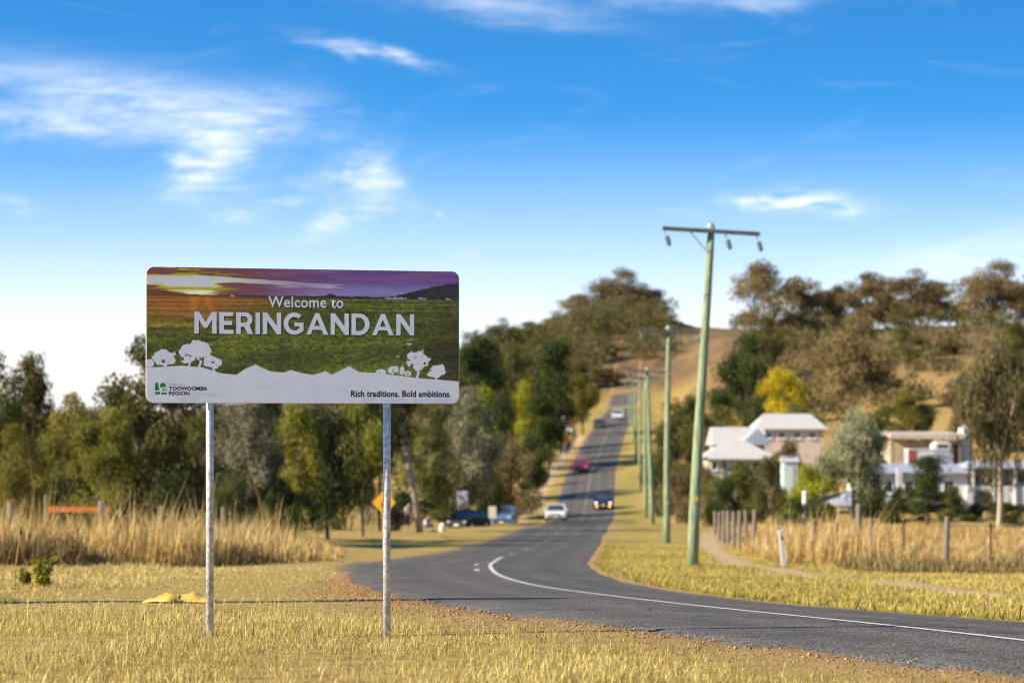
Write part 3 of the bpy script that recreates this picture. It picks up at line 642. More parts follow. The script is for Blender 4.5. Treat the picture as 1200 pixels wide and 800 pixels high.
# big capitals drawn as thick geometric strokes
def arc(cx0, cy0, rx, ry, a0, a1, n=14): return [(cx0 + rx * math.cos(R(a0 + (a1 - a0) * i / n)), cy0 + ry * math.sin(R(a0 + (a1 - a0) * i / n))) for i in range(n + 1)]
q = .215
GLY = {
 'M': (1.04, [[(0, 0), (0, 1), (.225, 1), (.52, .53), (.815, 1), (1.04, 1), (1.04, 0), (.83, 0), (.83, .64), (.585, .26), (.455, .26), (.21, .64), (.21, 0)]]),
 'E': (.66, [[(0, 0), (0, 1), (.65, 1), (.65, .815), (q, .815), (q, .595), (.60, .595), (.60, .41), (q, .41), (q, .185), (.66, .185), (.66, 0)]]),
 'R': (.78, [[(0, 0), (0, 1), (.42, 1)] + arc(.42, .67, .34, .33, 90, -52)[1:] + [(.79, 0), (.545, 0), (.37, .335), (q, .335), (q, 0)], [(q, .815), (.40, .815)] + arc(.40, .667, .14, .148, 90, -90, 8)[1:] + [(q, .519)]]),
 'I': (q, [[(0, 0), (0, 1), (q, 1), (q, 0)]]),
 'N': (.87, [[(0, 0), (0, 1), (.205, 1), (.66, .40), (.66, 1), (.87, 1), (.87, 0), (.68, 0), (.21, .62), (.21, 0)]]),
 'G': (.93, [arc(.5, .5, .51, .515, 48, 312, 26) + [(.93, .16), (.93, .55), (.50, .55), (.50, .375), (.735, .375), (.735, .255)] + arc(.5, .5, .29, .315, -44, -312, 24)]),
 'A': (1.04, [[(0, 0), (.43, 1), (.62, 1), (1.05, 0), (.82, 0), (.73, .225), (.31, .225), (.22, 0)], [(.385, .40), (.655, .40), (.52, .735)]]),
 'D': (.86, [[(0, 0), (0, 1), (.38, 1)] + arc(.38, .5, .49, .5, 90, -90, 20)[1:], [(q, .19), (.37, .19)] + arc(.37, .5, .27, .31, -90, 90, 14)[1:] + [(q, .81)]]),
}
def heading(name, yoff, mat, dxs, dzs, grow=0):
    word = 'MERINGANDAN'; tot = sum(GLY[c][0] for c in word) + .125 * (len(word) - 1); x = 0
    X0, X1 = sx(223), sx(977); kx = (X1 - X0) / tot; z0 = sz_(600, 298); kz = sz_(600, 224) - z0
    for c_ in word:
        cu_ = bpy.data.curves.new('g', 'CURVE'); cu_.dimensions = '2D'; cu_.fill_mode = 'FRONT'; cu_.offset = grow
        for loop in GLY[c_][1]:
            sp_ = cu_.splines.new('POLY'); sp_.points.add(len(loop) - 1); sp_.use_cyclic_u = True
            for i, (a, b_) in enumerate(loop): sp_.points[i].co = (a, b_, 0, 1)
        me = curve_mesh(name, cu_); V = np.zeros(len(me.vertices) * 3); me.vertices.foreach_get('co', V); V = V.reshape(-1, 3)
        N = np.stack([X0 + (x + V[:, 0]) * kx + dxs, np.full(len(V), yoff), z0 + V[:, 1] * kz + dzs], -1)
        me.vertices.foreach_set('co', N.astype(np.float32).ravel()); me.materials.append(mat); me.update(); link(name, me, None, sign)
        x += GLY[c_][0] + .125
heading('capital_letter', -.0105, lw, 0, 0)
heading('letter_shadow', -.009, ls, .007, -.008)

# ------------------------------------------------------------------ power poles
pg = material('green_treated_timber', (.235, .29, .165), .88, 0, .42, 3.0, .8, 18, stretch=(6, 6, .5))
pgd = material('dark_weathered_hardwood', (.075, .085, .07), .85, 0, .3, 4, .3, 20)
por = material('grey_green_porcelain', (.10, .17, .15), .3, 0, .1, 4, spec=.5)
stl = material('dull_steel', (.34, .35, .35), .5, .4, .15, 8)
yellowm = material('yellow_plate', (.55, .40, .03), .5, 0, .1, 4)
def power_pole(px, d, ytop, lean, label, arm_rz=0.0, arm_w=2.85, arm_tilt=-.06, detail=True):
    x, y = PX(px, d), d; z = g(x, y); h = PZ(ytop, d) - z
    r0 = empty('power_pole', (x, y, z), 0, label, 'power pole', 'green power poles along the right of the road')
    sh = [(lean * k * h - .02 * math.sin(k * 5) * h * .1, 0, k * h) for k in np.linspace(0, 1, 9)]; sh[0] = (0, 0, -.4)
    MB().tube(sh, [.175 - .07 * k for k in np.linspace(0, 1, 9)], 14).build('shaft', pg, r0, smooth=True)
    tx_ = lean * h; zt = h - .16
    arm = MB().box(-arm_w / 2, arm_w / 2, -.065, .065, -.06, .06).build('crossarm', pgd, r0, (tx_, -.18, zt), arm_rz, bevel=.012); arm.rotation_euler = (0, -arm_tilt, arm_rz)
    MB().lathe([(.11, 0), (.1, .05), (.04, .12)], 10).build('cap', stl, r0, (tx_, 0, h - .01))
    MB().tube([(-.62, -.02, -.05), (-.06, .1, -.62)], .018, 6).build('brace', stl, arm)
    for lx in (-1.36, .42, 1.33):
        i_ = MB().tube([(lx, 0, -.05), (lx + .03, 0, -.2)], .02, 6).build('insulator_hook', stl, arm)
        MB().lathe([(.025, -.34), (.05, -.30), (.085, -.26), (.05, -.22), (.09, -.17), (.055, -.13), (.085, -.08), (.04, -.03), (.02, 0)], 10).build('insulator', por, i_, (lx + .06, 0, -.19)).rotation_euler = (0, -.35, 0)
    if detail:
        MB().box(-.05, .05, -.20, -.19, 1.9, 2.05).build('number_plate', yellowm, r0, (lean * 2, 0, 0))
        for zz in (h - .75, h - 2.0): MB().lathe([(.145, 0), (.145, .05)], 12).build('band', stl, r0, (lean * zz, 0, zz))
    return r0
power_pole(811, 75, 265, .055, 'tallest and nearest green timber power pole, leaning right, beside the road bend')
power_pole(781.5, 122, 384, .006, 'upright green power pole standing second nearest, just left of the leaning one')
power_pole(765, 176, 432, -.04, 'third green power pole along the road, leaning left', detail=False)
power_pole(757, 224, 440, -.01, 'fourth green power pole along the road', detail=False)
power_pole(750, 268, 441, .0, 'fifth green power pole along the road', detail=False)
power_pole(746, 318, 447, -.012, 'sixth green power pole along the road', detail=False)
power_pole(742, 372, 449, .0, 'seventh green power pole along the road', detail=False)
power_pole(738, 425, 452, .0, 'farthest green power pole by the top of the road', detail=False)

greyt = material('weathered_grey_timber', (.32, .27, .21), .9, 0, .25, 4, .5, 18, stretch=(6, 6, .6))
def lean_pole(name, px0, py0, px1, py1, d, r0, r1, mat, label, cat, extra=0):
    x0, x1 = PX(px0, d), PX(px1, d); zb = g(x0, d); zt = PZ(py1, d); o = empty(name, (x0, d, zb), 0, label, cat)
    k = (x1 - x0) / (zt - zb)
    hh = zt - zb + extra
    MB().tube([(-.2 * k, 0, -.2)] + [(k * hh * f + .04 * math.sin(f * 6), 0, hh * f) for f in (.25, .5, .75, 1)], [r0, r0 * .95, (r0 + r1) / 2, r1 * 1.1, r1], 12).build('shaft', mat, o, smooth=True)
    MB().lathe([(r1 * 1.02, 0), (r1 * .9, .03)], 10).build('cap', stl, o, (k * hh, 0, hh)); return o
lean_pole('timber_pole', 492, 617, 466, 470, 150, .20, .13, greyt, 'bleached grey timber pole leaning left in front of the dark trees', 'pole', 1.5)
# stout unseen pole, added outside the frame at the left to cast the verge shadow
zz = g(-11.2, 26.7); o = empty('timber_pole', (-11.2, 26.7, zz), 0, 'unseen stout pole added left of the frame to cast a long shadow over the verge', 'pole')
MB().tube([(0, 0, -.3), (.02, 0, 3), (0, .02, 6.6)], [.46, .42, .32], 14).build('shaft', greyt, o, smooth=True)
MB().lathe([(.32, 0), (.15, .08)], 10).build('cap', stl, o, (0, .02, 6.6))
#@@NEXT

# ------------------------------------------------------------------ trees
bark_pale = material('pale_gum_bark', (.36, .30, .23), .9, 0, .3, 3, .5, 12, stretch=(4, 4, .6))
bark_dark = material('dark_fissured_bark', (.10, .075, .055), .95, 0, .3, 4, .6, 14, stretch=(5, 5, .7))
LEAF = {
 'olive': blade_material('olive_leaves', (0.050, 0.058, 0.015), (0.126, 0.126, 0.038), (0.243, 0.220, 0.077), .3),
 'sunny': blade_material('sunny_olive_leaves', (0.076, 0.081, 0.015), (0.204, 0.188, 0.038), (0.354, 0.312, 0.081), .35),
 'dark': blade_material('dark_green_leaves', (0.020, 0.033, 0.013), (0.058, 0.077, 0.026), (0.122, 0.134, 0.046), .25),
 'grey': blade_material('grey_green_leaves', (0.102, 0.109, 0.058), (0.237, 0.230, 0.134), (0.397, 0.371, 0.230), .3),
 'drab': blade_material('drab_olive_leaves', (.055, .052, .022), (.14, .125, .055), (.25, .22, .10), .3),
 'yellow': blade_material('yellow_leaves', (0.205, 0.179, 0.015), (0.474, 0.397, 0.026), (0.691, 0.563, 0.051), .35),
 'lime': blade_material('lime_leaves', (0.128, 0.154, 0.015), (0.307, 0.326, 0.031), (0.474, 0.461, 0.064), .35),
 'brown': blade_material('brown_olive_leaves', (0.083, 0.064, 0.028), (0.192, 0.143, 0.064), (0.333, 0.250, 0.122), .28),
}
def rot_to(axis_n):   # orthonormal frames for arrays of unit vectors
    a = np.where(np.abs(axis_n[:, 2:3]) < .9, np.array([[0, 0, 1.0]]), np.array([[1.0, 0, 0]])); u = np.cross(axis_n, a); u /= np.linalg.norm(u, axis=1, keepdims=True)
    return u, np.cross(axis_n, u)
def leaf_cards(C, rad, n, L, Wd, r, droop=.4, flat=1.0):
    """leaf-sized quads scattered in clumps: centres C (k,3), radii rad (k)"""
    k = len(C); w = rad ** 2; idx = r.choice(k, n, p=w / w.sum())
    d = r.normal(0, 1, (n, 3)); d /= np.linalg.norm(d, axis=1, keepdims=True)
    rr = rad[idx] * r.uniform(0, 1, n) ** .45
    P = C[idx] + d * rr[:, None] * np.array([1, 1, flat])
    ax = r.normal(0, 1, (n, 3)); ax[:, 2] -= droop * 2; ax /= np.linalg.norm(ax, axis=1, keepdims=True)
    u, v = rot_to(ax); th = r.uniform(0, 6.28, n)[:, None]; side = u * np.cos(th) + v * np.sin(th)
    l = (L * r.uniform(.6, 1.3, n))[:, None]; w_ = (Wd * r.uniform(.6, 1.3, n))[:, None]
    a = P - ax * l * .5; b_ = P + ax * l * .5; m = P
    V = np.stack([a, m + side * w_ * .5, b_, m - side * w_ * .5], 1).reshape(-1, 3)
    q_ = np.arange(n * 4).reshape(n, 4)
    tint = np.clip(.5 + .16 * r.normal(0, 1, n) + (r.normal(0, .19, k))[idx], 0, 1)  # random clump tone, its spread widened for sunlit clumps and dark gaps
    return V, q_, np.repeat(tint, 4)
def branch(mb, p0, p1, r0_, r1_, r, n=6, seg=4, sag=.12):
    p0 = np.array(p0); p1 = np.array(p1); L_ = np.linalg.norm(p1 - p0); pts = []
    off = r.normal(0, L_ * sag * .5, 3)
    for i in range(seg + 1):
        f = i / seg; pts.append(tuple(p0 + (p1 - p0) * f + off * math.sin(f * math.pi)))
    mb.tube(pts, [r0_ + (r1_ - r0_) * i / seg for i in range(seg + 1)], n); return pts
VAR = {}
def tree_variant(key, seed, Hn=10, Wn=7, base=.3, lobes=7, clumps=46, leaves=11000, L=.26, Wd=.10, clump_r=.95, droop=.4, shape='dome', trunk_r=.22, gap=.0, twigs=True, stems=1):
    r = np.random.default_rng(seed); z0 = Hn * base; LC = []
    for i in range(lobes):
        a = i * 2.399 + r.uniform(0, .8); f = (i + .5) / lobes
        if shape == 'dome': fz = .10 + .76 * f; rad = Wn * .40 * r.uniform(.55, 1) * math.sqrt(max(.05, 1 - (2 * fz - .85) ** 2)); z = z0 + (Hn - z0) * fz
        elif shape == 'ball': rad = Wn * .3 * math.sqrt(r.uniform(.05, 1)); z = z0 + (Hn - z0) * r.uniform(.22, .85) * (1 - .25 * (rad / (Wn * .3)) ** 2)
        elif shape == 'cone': rad = Wn * .36 * (1 - f) * r.uniform(.4, 1); z = z0 + (Hn - z0) * (.1 + .85 * f)
        else: rad = Wn * .38 * math.sqrt(r.uniform(.1, 1)); z = z0 + (Hn - z0) * r.uniform(.3, .8)
        LC.append((rad * math.cos(a), rad * math.sin(a), z))
    LC = np.array(LC); lr = Wn * r.uniform(.15, .24, lobes); lr[0] = Wn * .15; LC[0] = (Wn * .06, Wn * .03, 99)
    rl = np.hypot(LC[:, 0], LC[:, 1]) / (Wn * .4); LC[:, 2] = np.minimum(LC[:, 2], Hn * (1 - .30 * rl ** 2 - .07 * r.uniform(0, 1, lobes) * (np.arange(lobes) > 0)) - lr * .75 - clump_r * .5)
    ci = r.integers(0, lobes, clumps); d = r.normal(0, 1, (clumps, 3)); d /= np.linalg.norm(d, axis=1, keepdims=True)
    C = LC[ci] + d * (lr[ci] * r.uniform(.55, 1.05, clumps))[:, None] * np.array([1, 1, .75])
    C[:, 2] = np.clip(C[:, 2], z0 + clump_r * .3, Hn - clump_r * .55)
    rad = clump_r * r.uniform(.55, 1.25, clumps)
    V, q_, ti_ = leaf_cards(C, rad, leaves, L, Wd, r, droop, .72)
    if shape == 'weep':                                    # hanging strings of leaves
        ns = 170; k = r.integers(0, clumps, ns); top = C[k] + r.normal(0, .5, (ns, 3)); ln = r.uniform(1.0, 3.2, ns)
        m = 34; f = np.tile(np.linspace(0, 1, m), ns); P = np.repeat(top, m, 0); P[:, 2] = np.maximum(P[:, 2] - f * np.repeat(ln, m), .6); P += r.normal(0, .09, P.shape)
        V2, q2, t2 = leaf_cards(P, np.full(len(P), .07), ns * m, L, Wd, r, 1.2); V = np.concatenate([V, V2]); q_ = np.concatenate([q_, q2 + q_.max() + 1]); ti_ = np.concatenate([ti_, t2])
    s_ = np.array([Wn / max(1e-3, np.percentile(np.abs(V[:, 0]), 99.2) * 2), Wn / max(1e-3, np.percentile(np.abs(V[:, 1]), 99.2) * 2), 1]); V = V * s_; LC = LC * s_; C = C * s_
    crown = np_mesh('crown', V, quads=q_, attrs={'tint': ti_})
    mb = MB()
    for st in range(stems):
        o_ = np.array([r.normal(0, .35), r.normal(0, .35), 0]) * (stems > 1)
        fork = np.array([r.normal(0, .25), r.normal(0, .25), 0]) + o_ * 2 + np.array([0, 0, z0 + (Hn - z0) * .22])
        branch(mb, o_ + np.array([0, 0, -.4]), fork, trunk_r, trunk_r * .72, r, 9, 6, .06)
        for i in range(st, lobes, stems):
            e_ = LC[i] + np.array([0, 0, .2]); branch(mb, fork - np.array([0, 0, r.uniform(0, .8)]), e_, trunk_r * .5, trunk_r * .16, r, 6, 5, .16)
            if twigs:
                for j in np.nonzero(ci == i)[0][:4]: branch(mb, e_ - np.array([0, 0, .25]), C[j], trunk_r * .16, trunk_r * .05, r, 4, 2, .1)
    tr_ = mb.mesh('trunk', 0, True)
    VAR[key] = (crown, tr_, Hn, Wn)
tree_variant('gum_a', 1, 10, 7, .14, 11, 84, 14000, Wd=.12, clump_r=1.05)
tree_variant('gum_b', 2, 10, 6.4, .12, 11, 80, 14000, Wd=.12, clump_r=1.0)
tree_variant('gum_c', 3, 10, 7.5, .20, 10, 72, 13000, Wd=.12, clump_r=1.05, trunk_r=.18)
tree_variant('gum_d', 4, 10, 8, .03, 13, 100, 15000, Wd=.12, clump_r=1.1)
tree_variant('round_a', 5, 8, 8, .04, 10, 80, 15000, shape='ball', clump_r=1.15, L=.24, Wd=.13)
tree_variant('round_b', 6, 8, 7, .03, 9, 76, 14000, shape='ball', clump_r=1.1, L=.22, Wd=.13)
tree_variant('cone_a', 7, 10, 5, .03, 11, 80, 12000, shape='cone', clump_r=.9)
tree_variant('weep_a', 8, 9, 7, .2, 11, 80, 11000, shape='weep', clump_r=1.0, droop=1.1, L=.30, Wd=.08)
tree_variant('shrub_a', 9, 4, 5, .0, 9, 60, 10000, shape='ball', clump_r=.75, L=.17, Wd=.09, trunk_r=.07, stems=3)
tree_variant('shrub_b', 10, 4, 4.4, .0, 8, 56, 9000, shape='ball', clump_r=.7, L=.16, Wd=.09, trunk_r=.07, stems=3)
tree_variant('scrag_a', 11, 10, 8, .03, 14, 110, 14000, clump_r=1.15, L=.30, Wd=.13, trunk_r=.2)
tree_variant('scrag_b', 12, 10, 7, .03, 14, 100, 14000, clump_r=1.1, L=.30, Wd=.13, trunk_r=.2)
tree_variant('scrag_c', 13, 10, 9, .0, 16, 130, 16000, clump_r=1.25, L=.30, Wd=.13, trunk_r=.2)

TN = {'gum': 'gum_tree', 'rou': 'broadleaf_tree', 'con': 'conifer_tree', 'wee': 'weeping_tree', 'shr': 'shrub', 'scr': 'gum_tree'}
tseed = [0]
def tree(var, leaf, px, d, ytop, wpx, label, group=None, bark=None, rz=None, name=None, dz=0.0, cat=None):
    crown, tr_, Hn, Wn = VAR[var]; x, y = PX(px, d), d; z = g(x, y) + dz; h = PZ(ytop, d) - z; w = wpx * d / F
    tseed[0] += 1; rz = (tseed[0] * 2.399) % 6.283 if rz is None else rz
    nm = name or TN[var[:3]]
    o = empty(nm, (x, y, z), rz, label, cat or ('shrub' if nm == 'shrub' else 'tree'), group); o.scale = (w / Wn, w / Wn, h / Hn)
    for pn, me_, mt in (('crown', crown, LEAF[leaf]), ('trunk', tr_, bark or bark_dark)):
        if not me_.materials: me_.materials.append(mt)
        c_ = bpy.data.objects.new(pn, me_); COL.objects.link(c_); c_.parent = o
        c_.material_slots[0].link = 'OBJECT'; c_.material_slots[0].material = mt
    return o
LT = 'trees behind the tall grass on the left'
# left tree line: variant, leaves, px, d, top, width
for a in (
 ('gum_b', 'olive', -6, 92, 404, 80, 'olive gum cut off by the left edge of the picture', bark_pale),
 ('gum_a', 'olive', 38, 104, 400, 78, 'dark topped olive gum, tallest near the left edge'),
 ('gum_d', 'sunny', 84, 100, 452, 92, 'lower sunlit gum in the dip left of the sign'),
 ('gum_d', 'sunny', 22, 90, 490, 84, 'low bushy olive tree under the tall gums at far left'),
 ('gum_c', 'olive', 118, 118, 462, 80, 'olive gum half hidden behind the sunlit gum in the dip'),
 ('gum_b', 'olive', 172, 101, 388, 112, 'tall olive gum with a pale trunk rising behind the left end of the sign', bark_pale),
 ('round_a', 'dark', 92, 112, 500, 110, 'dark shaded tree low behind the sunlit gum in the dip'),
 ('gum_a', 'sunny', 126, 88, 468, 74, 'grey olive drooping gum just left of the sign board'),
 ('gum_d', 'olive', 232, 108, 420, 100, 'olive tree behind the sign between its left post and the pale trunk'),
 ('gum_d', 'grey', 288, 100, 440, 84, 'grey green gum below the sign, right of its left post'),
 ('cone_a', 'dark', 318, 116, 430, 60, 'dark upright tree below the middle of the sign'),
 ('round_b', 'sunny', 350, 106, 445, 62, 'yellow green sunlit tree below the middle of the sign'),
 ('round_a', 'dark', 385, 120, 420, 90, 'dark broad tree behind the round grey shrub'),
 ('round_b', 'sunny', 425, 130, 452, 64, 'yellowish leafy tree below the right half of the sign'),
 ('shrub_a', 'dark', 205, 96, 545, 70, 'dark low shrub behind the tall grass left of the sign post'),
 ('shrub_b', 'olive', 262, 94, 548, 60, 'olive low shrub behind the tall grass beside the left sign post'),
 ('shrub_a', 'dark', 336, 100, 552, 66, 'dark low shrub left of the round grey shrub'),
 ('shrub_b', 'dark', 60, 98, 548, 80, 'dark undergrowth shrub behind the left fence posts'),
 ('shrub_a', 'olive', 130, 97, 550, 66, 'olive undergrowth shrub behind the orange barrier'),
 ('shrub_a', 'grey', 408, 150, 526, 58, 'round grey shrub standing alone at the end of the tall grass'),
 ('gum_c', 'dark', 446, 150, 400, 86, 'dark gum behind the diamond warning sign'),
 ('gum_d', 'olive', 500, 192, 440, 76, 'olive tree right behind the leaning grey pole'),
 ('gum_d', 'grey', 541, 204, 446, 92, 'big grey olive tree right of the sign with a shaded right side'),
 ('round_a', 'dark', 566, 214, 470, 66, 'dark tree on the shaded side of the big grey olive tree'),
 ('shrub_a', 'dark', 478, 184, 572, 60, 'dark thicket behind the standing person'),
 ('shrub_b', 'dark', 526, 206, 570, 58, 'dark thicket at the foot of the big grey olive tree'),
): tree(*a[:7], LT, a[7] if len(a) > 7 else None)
# left of the road, further up
UR = 'trees left of the road up the hill'
for a in (
 ('round_a', 'brown', 598, 232, 498, 66, 'brownish tree above the parked blue utility'),
 ('round_b', 'olive', 578, 236, 540, 50, 'small olive tree above the parked black car'),
 ('round_b', 'dark', 622, 262, 500, 52, 'dark tree beside the sandy path left of the road'),
 ('shrub_a', 'sunny', 603, 235, 566, 34, 'small sunlit shrub behind the blue utility'),
 ('round_a', 'lime', 562, 265, 442, 60, 'yellow green tree right beside the sign edge'),
 ('gum_a', 'dark', 556, 310, 378, 84, 'dark round topped gum at the right edge of the sign'),
 ('round_b', 'lime', 620, 330, 438, 50, 'yellow green tree left of the dark column shaped tree'),
 ('cone_a', 'dark', 645, 320, 392, 58, 'dark column shaped tree left of the road'),
 ('round_b', 'sunny', 683, 400, 430, 40, 'green round tree at the top left of the road'),
 ('gum_d', 'olive', 594, 360, 402, 70, 'olive gum above the yellow green trees'),
 ('round_a', 'dark', 586, 300, 456, 60, 'dark green tree below the hill left of the road'),
 ('shrub_a', 'dark', 640, 318, 486, 40, 'dark shrub by the far roadside signs'),
 ('shrub_b', 'dark', 660, 350, 470, 36, 'dark shrub behind the red and white sign'),
 ('gum_c', 'olive', 668, 430, 418, 50, 'olive gum behind the green round tree'),
 ('shrub_b', 'olive', 628, 285, 528, 30, 'olive shrub at the edge of the sandy path'),
): tree(*a, UR)
HR = 'trees on the hill behind the road'
for a in (
 ('scrag_c', 'brown', 724, 790, 312, 76, 'big brownish gum crowning the hill above the road'),
 ('scrag_a', 'brown', 690, 790, 342, 80, 'brownish gum on the hill, left of the crowning one'),
 ('scrag_b', 'brown', 655, 760, 362, 64, 'brown olive gum lower on the left shoulder of the hill'),
 ('scrag_a', 'olive', 620, 700, 374, 62, 'olive gum on the skyline right of the sign'),
 ('scrag_b', 'olive', 592, 680, 370, 48, 'thin topped olive gum on the skyline near the sign edge'),
 ('scrag_b', 'brown', 752, 795, 330, 50, 'brown gum just right of the crowning gum'),
 ('round_a', 'olive', 766, 770, 352, 34, 'green tree at the right side of the crowning gum'),
 ('scrag_c', 'olive', 640, 640, 396, 74, 'olive gum halfway up the hill'),
 ('scrag_c', 'brown', 690, 620, 392, 76, 'brown gum on the slope above the top of the road'),
 ('scrag_a', 'olive', 726, 650, 402, 60, 'olive scrub tree under the crowning gum'),
 ('scrag_b', 'brown', 668, 560, 414, 50, 'brownish tree on the lower hill slope'),
 ('scrag_c', 'olive', 600, 560, 400, 70, 'olive gum low on the left hill flank'),
 ('scrag_a', 'brown', 714, 560, 430, 44, 'small brown tree just above the top of the road'),
 ('scrag_c', 'olive', 560, 600, 392, 70, 'olive gum on the far left hill flank beside the sign'),
): tree(*a, HR)
# right hillside
RH = 'trees on the right hillside'
for a in (
 ('scrag_a', 'brown', 905, 560, 300, 106, 'large brown gum standing alone at the left end of the right skyline'),
 ('scrag_b', 'brown', 958, 575, 328, 66, 'brown gum next right of the large skyline gum'),
 ('scrag_a', 'brown', 1018, 570, 314, 80, 'brown gum in the middle of the right skyline'),
 ('scrag_b', 'brown', 1078, 560, 312, 76, 'brown gum with a forked top on the right skyline'),
 ('scrag_c', 'brown', 1165, 545, 302, 96, 'broad brown gum at the right end of the skyline'),
 ('scrag_a', 'brown', 988, 585, 330, 60, 'rounded brown gum filling the skyline left of the middle gum'),
 ('scrag_c', 'brown', 1050, 590, 334, 62, 'rounded brown gum filling the skyline right of the middle gum'),
 ('scrag_c', 'brown', 1205, 560, 318, 70, 'brown skyline gum cut off by the right edge'),
 ('scrag_b', 'brown', 1122, 570, 346, 66, 'low brown gum between the two rightmost skyline gums'),
 ('scrag_c', 'olive', 896, 470, 366, 60, 'pale olive shrubby tree under the large skyline gum'),
 ('round_a', 'dark', 873, 330, 384, 86, 'dark green dense tree right of the leaning power pole'),
 ('round_b', 'yellow', 917, 300, 424, 58, 'bright yellow flowering tree below the dark dense tree'),
 ('scrag_c', 'brown', 998, 330, 362, 104, 'big scraggly brown tree in the middle of the right hillside'),
 ('scrag_a', 'olive', 1062, 420, 380, 50, 'olive tree right of the big scraggly brown tree'),
 ('scrag_b', 'brown', 1104, 430, 398, 44, 'brown scrub tree on the dry slope at right'),
 ('scrag_b', 'brown', 1150, 260, 412, 84, 'wide brown gum above the white round tank'),
 ('round_b', 'sunny', 1064, 270, 452, 62, 'light green tree above the long shed'),
 ('round_b', 'dark', 1084, 262, 482, 24, 'small dark ball shaped tree above the shed'),
 ('round_a', 'olive', 792, 255, 458, 74, 'green tree between the two nearest power poles'),
 ('round_b', 'dark', 812, 270, 452, 40, 'dark green tree behind the leaning power pole'),
 ('round_b', 'olive', 842, 290, 470, 62, 'olive tree above the white hipped roofs'),
 ('round_b', 'olive', 886, 265, 480, 60, 'olive tree just behind the pale long roof'),
 ('shrub_a', 'yellow', 864, 232, 488, 26, 'small yellow shrub over the white hipped roofs'),
 ('shrub_b', 'brown', 832, 238, 494, 40, 'orange brown shrub left of the white hipped roofs'),
 ('round_b', 'olive', 938, 255, 466, 50, 'olive tree below the yellow flowering tree'),
 ('round_a', 'olive', 1030, 262, 470, 60, 'olive tree behind the weeping grey tree'),
 ('scrag_a', 'olive', 1198, 300, 370, 70, 'olive gum cut by the right edge on the slope'),
): tree(*a, RH)
RN = 'trees around the houses on the right'
for a in (
 ('weep_a', 'grey', 1001, 150, 472, 84, 'grey green weeping tree in front of the white house'),
 ('round_a', 'dark', 1022, 160, 500, 52, 'dark tree in the shade of the weeping grey tree'),
 ('weep_a', 'drab', 1170, 138, 384, 120, 'tall drooping olive tree in front of the verandah at right', bark_pale),
 ('cone_a', 'dark', 1086, 142, 530, 50, 'small dark bushy tree in front of the white wall'),
 ('shrub_a', 'lime', 953, 150, 538, 62, 'bright lime green shrub left of the weeping grey tree'),
 ('shrub_b', 'olive', 906, 158, 528, 40, 'upright olive shrub between the dark bush and the lime shrub'),
 ('shrub_a', 'olive', 862, 165, 534, 70, 'dark olive bush left of the lime shrub'),
 ('shrub_a', 'brown', 832, 172, 540, 44, 'brown olive bush hiding the left corner of the white house'),
 ('shrub_b', 'olive', 884, 168, 540, 44, 'leafy olive bush under the eaves of the white house'),
 ('shrub_b', 'dark', 846, 160, 556, 40, 'low dark bush behind the paling posts'),
 ('shrub_b', 'brown', 800, 190, 545, 50, 'brown bush between the two nearest power poles'),
 ('shrub_a', 'brown', 918, 185, 508, 56, 'bare brownish tree in front of the pale long roof'),
 ('shrub_b', 'dark', 935, 146, 580, 56, 'low dark hedge bush below the lime shrub'),
 ('shrub_a', 'dark', 1058, 146, 578, 56, 'low dark hedge bush in front of the white house'),
 ('shrub_b', 'sunny', 1050, 150, 566, 22, 'small pale shrub by the white house porch'),
 ('shrub_a', 'dark', 1185, 146, 586, 60, 'dark low bush under the verandah at right'),
 ('shrub_a', 'olive', 1112, 150, 566, 40, 'olive garden shrub before the white wall right of the dark bushy tree'),
 ('shrub_b', 'drab', 1152, 152, 570, 40, 'drab shrub in front of the left part of the verandah'),
 ('shrub_b', 'dark', 1128, 148, 590, 36, 'dark low bush at the white corner post of the house'),
 ('shrub_a', 'olive', 770, 230, 520, 40, 'olive bush behind the far power poles'),
): tree(*a[:7], RN, a[7] if len(a) > 7 else None)
# scrub covering the far slopes: one mass
r_ = np.random.default_rng(99); Cs = []; Rs = []
for (a0, a1, d0, d1, n_) in ((545, 700, 520, 800, 150), (540, 660, 300, 520, 110), (-900, 560, 200, 420, 420), (760, 870, 540, 840, 110), (850, 1260, 300, 560, 100), (1200, 1900, 200, 560, 120), (780, 850, 300, 480, 26), (60, 520, 125, 160, 130), (-300, 60, 110, 160, 60)):
    for i in range(n_):
        d = r_.uniform(d0, d1); x = PX(r_.uniform(a0, a1), d)
        if abs(x - float(xc(d))) < 14 + .02 * d: continue
        z = g(x, d); s_ = r_.uniform(1.0, 2.4) * (1.25 if d > 300 else 1)
        for k in range(3): Cs.append((x + r_.normal(0, s_ * .7), d + r_.normal(0, s_ * .7), z + s_ * (.5 + .35 * k * r_.uniform(.3, 1.2)))); Rs.append(s_ * r_.uniform(.6, 1.0))
for (a0, a1, d0, d1, n_, hm) in ((548, 700, 540, 820, 260, 1.0), (650, 782, 690, 830, 190, 1.15), (735, 790, 600, 700, 26, .5), (545, 690, 420, 560, 90, .9), (890, 1240, 520, 580, 46, .85), (930, 1240, 290, 480, 24, .55), (540, 640, 250, 330, 30, .8)):
    for i in range(n_):
        d = r_.uniform(d0, d1); x = PX(r_.uniform(a0, a1), d)
        if abs(x - float(xc(d))) < 16 and d < 560: continue
        z = g(x, d); hh = r_.uniform(4, 8.5) * hm; w_ = r_.uniform(2.2, 4)
        for k in range(9): f = r_.uniform(.15, 1); Cs.append((x + r_.normal(0, w_ * .55), d + r_.normal(0, w_ * .55), z + hh * f)); Rs.append(r_.uniform(1.0, 1.9))
Cs = np.array(Cs); Rs = np.array(Rs)
V, q_, ti_ = leaf_cards(Cs, Rs, 225000, .62, .34, r_, .2, .8)
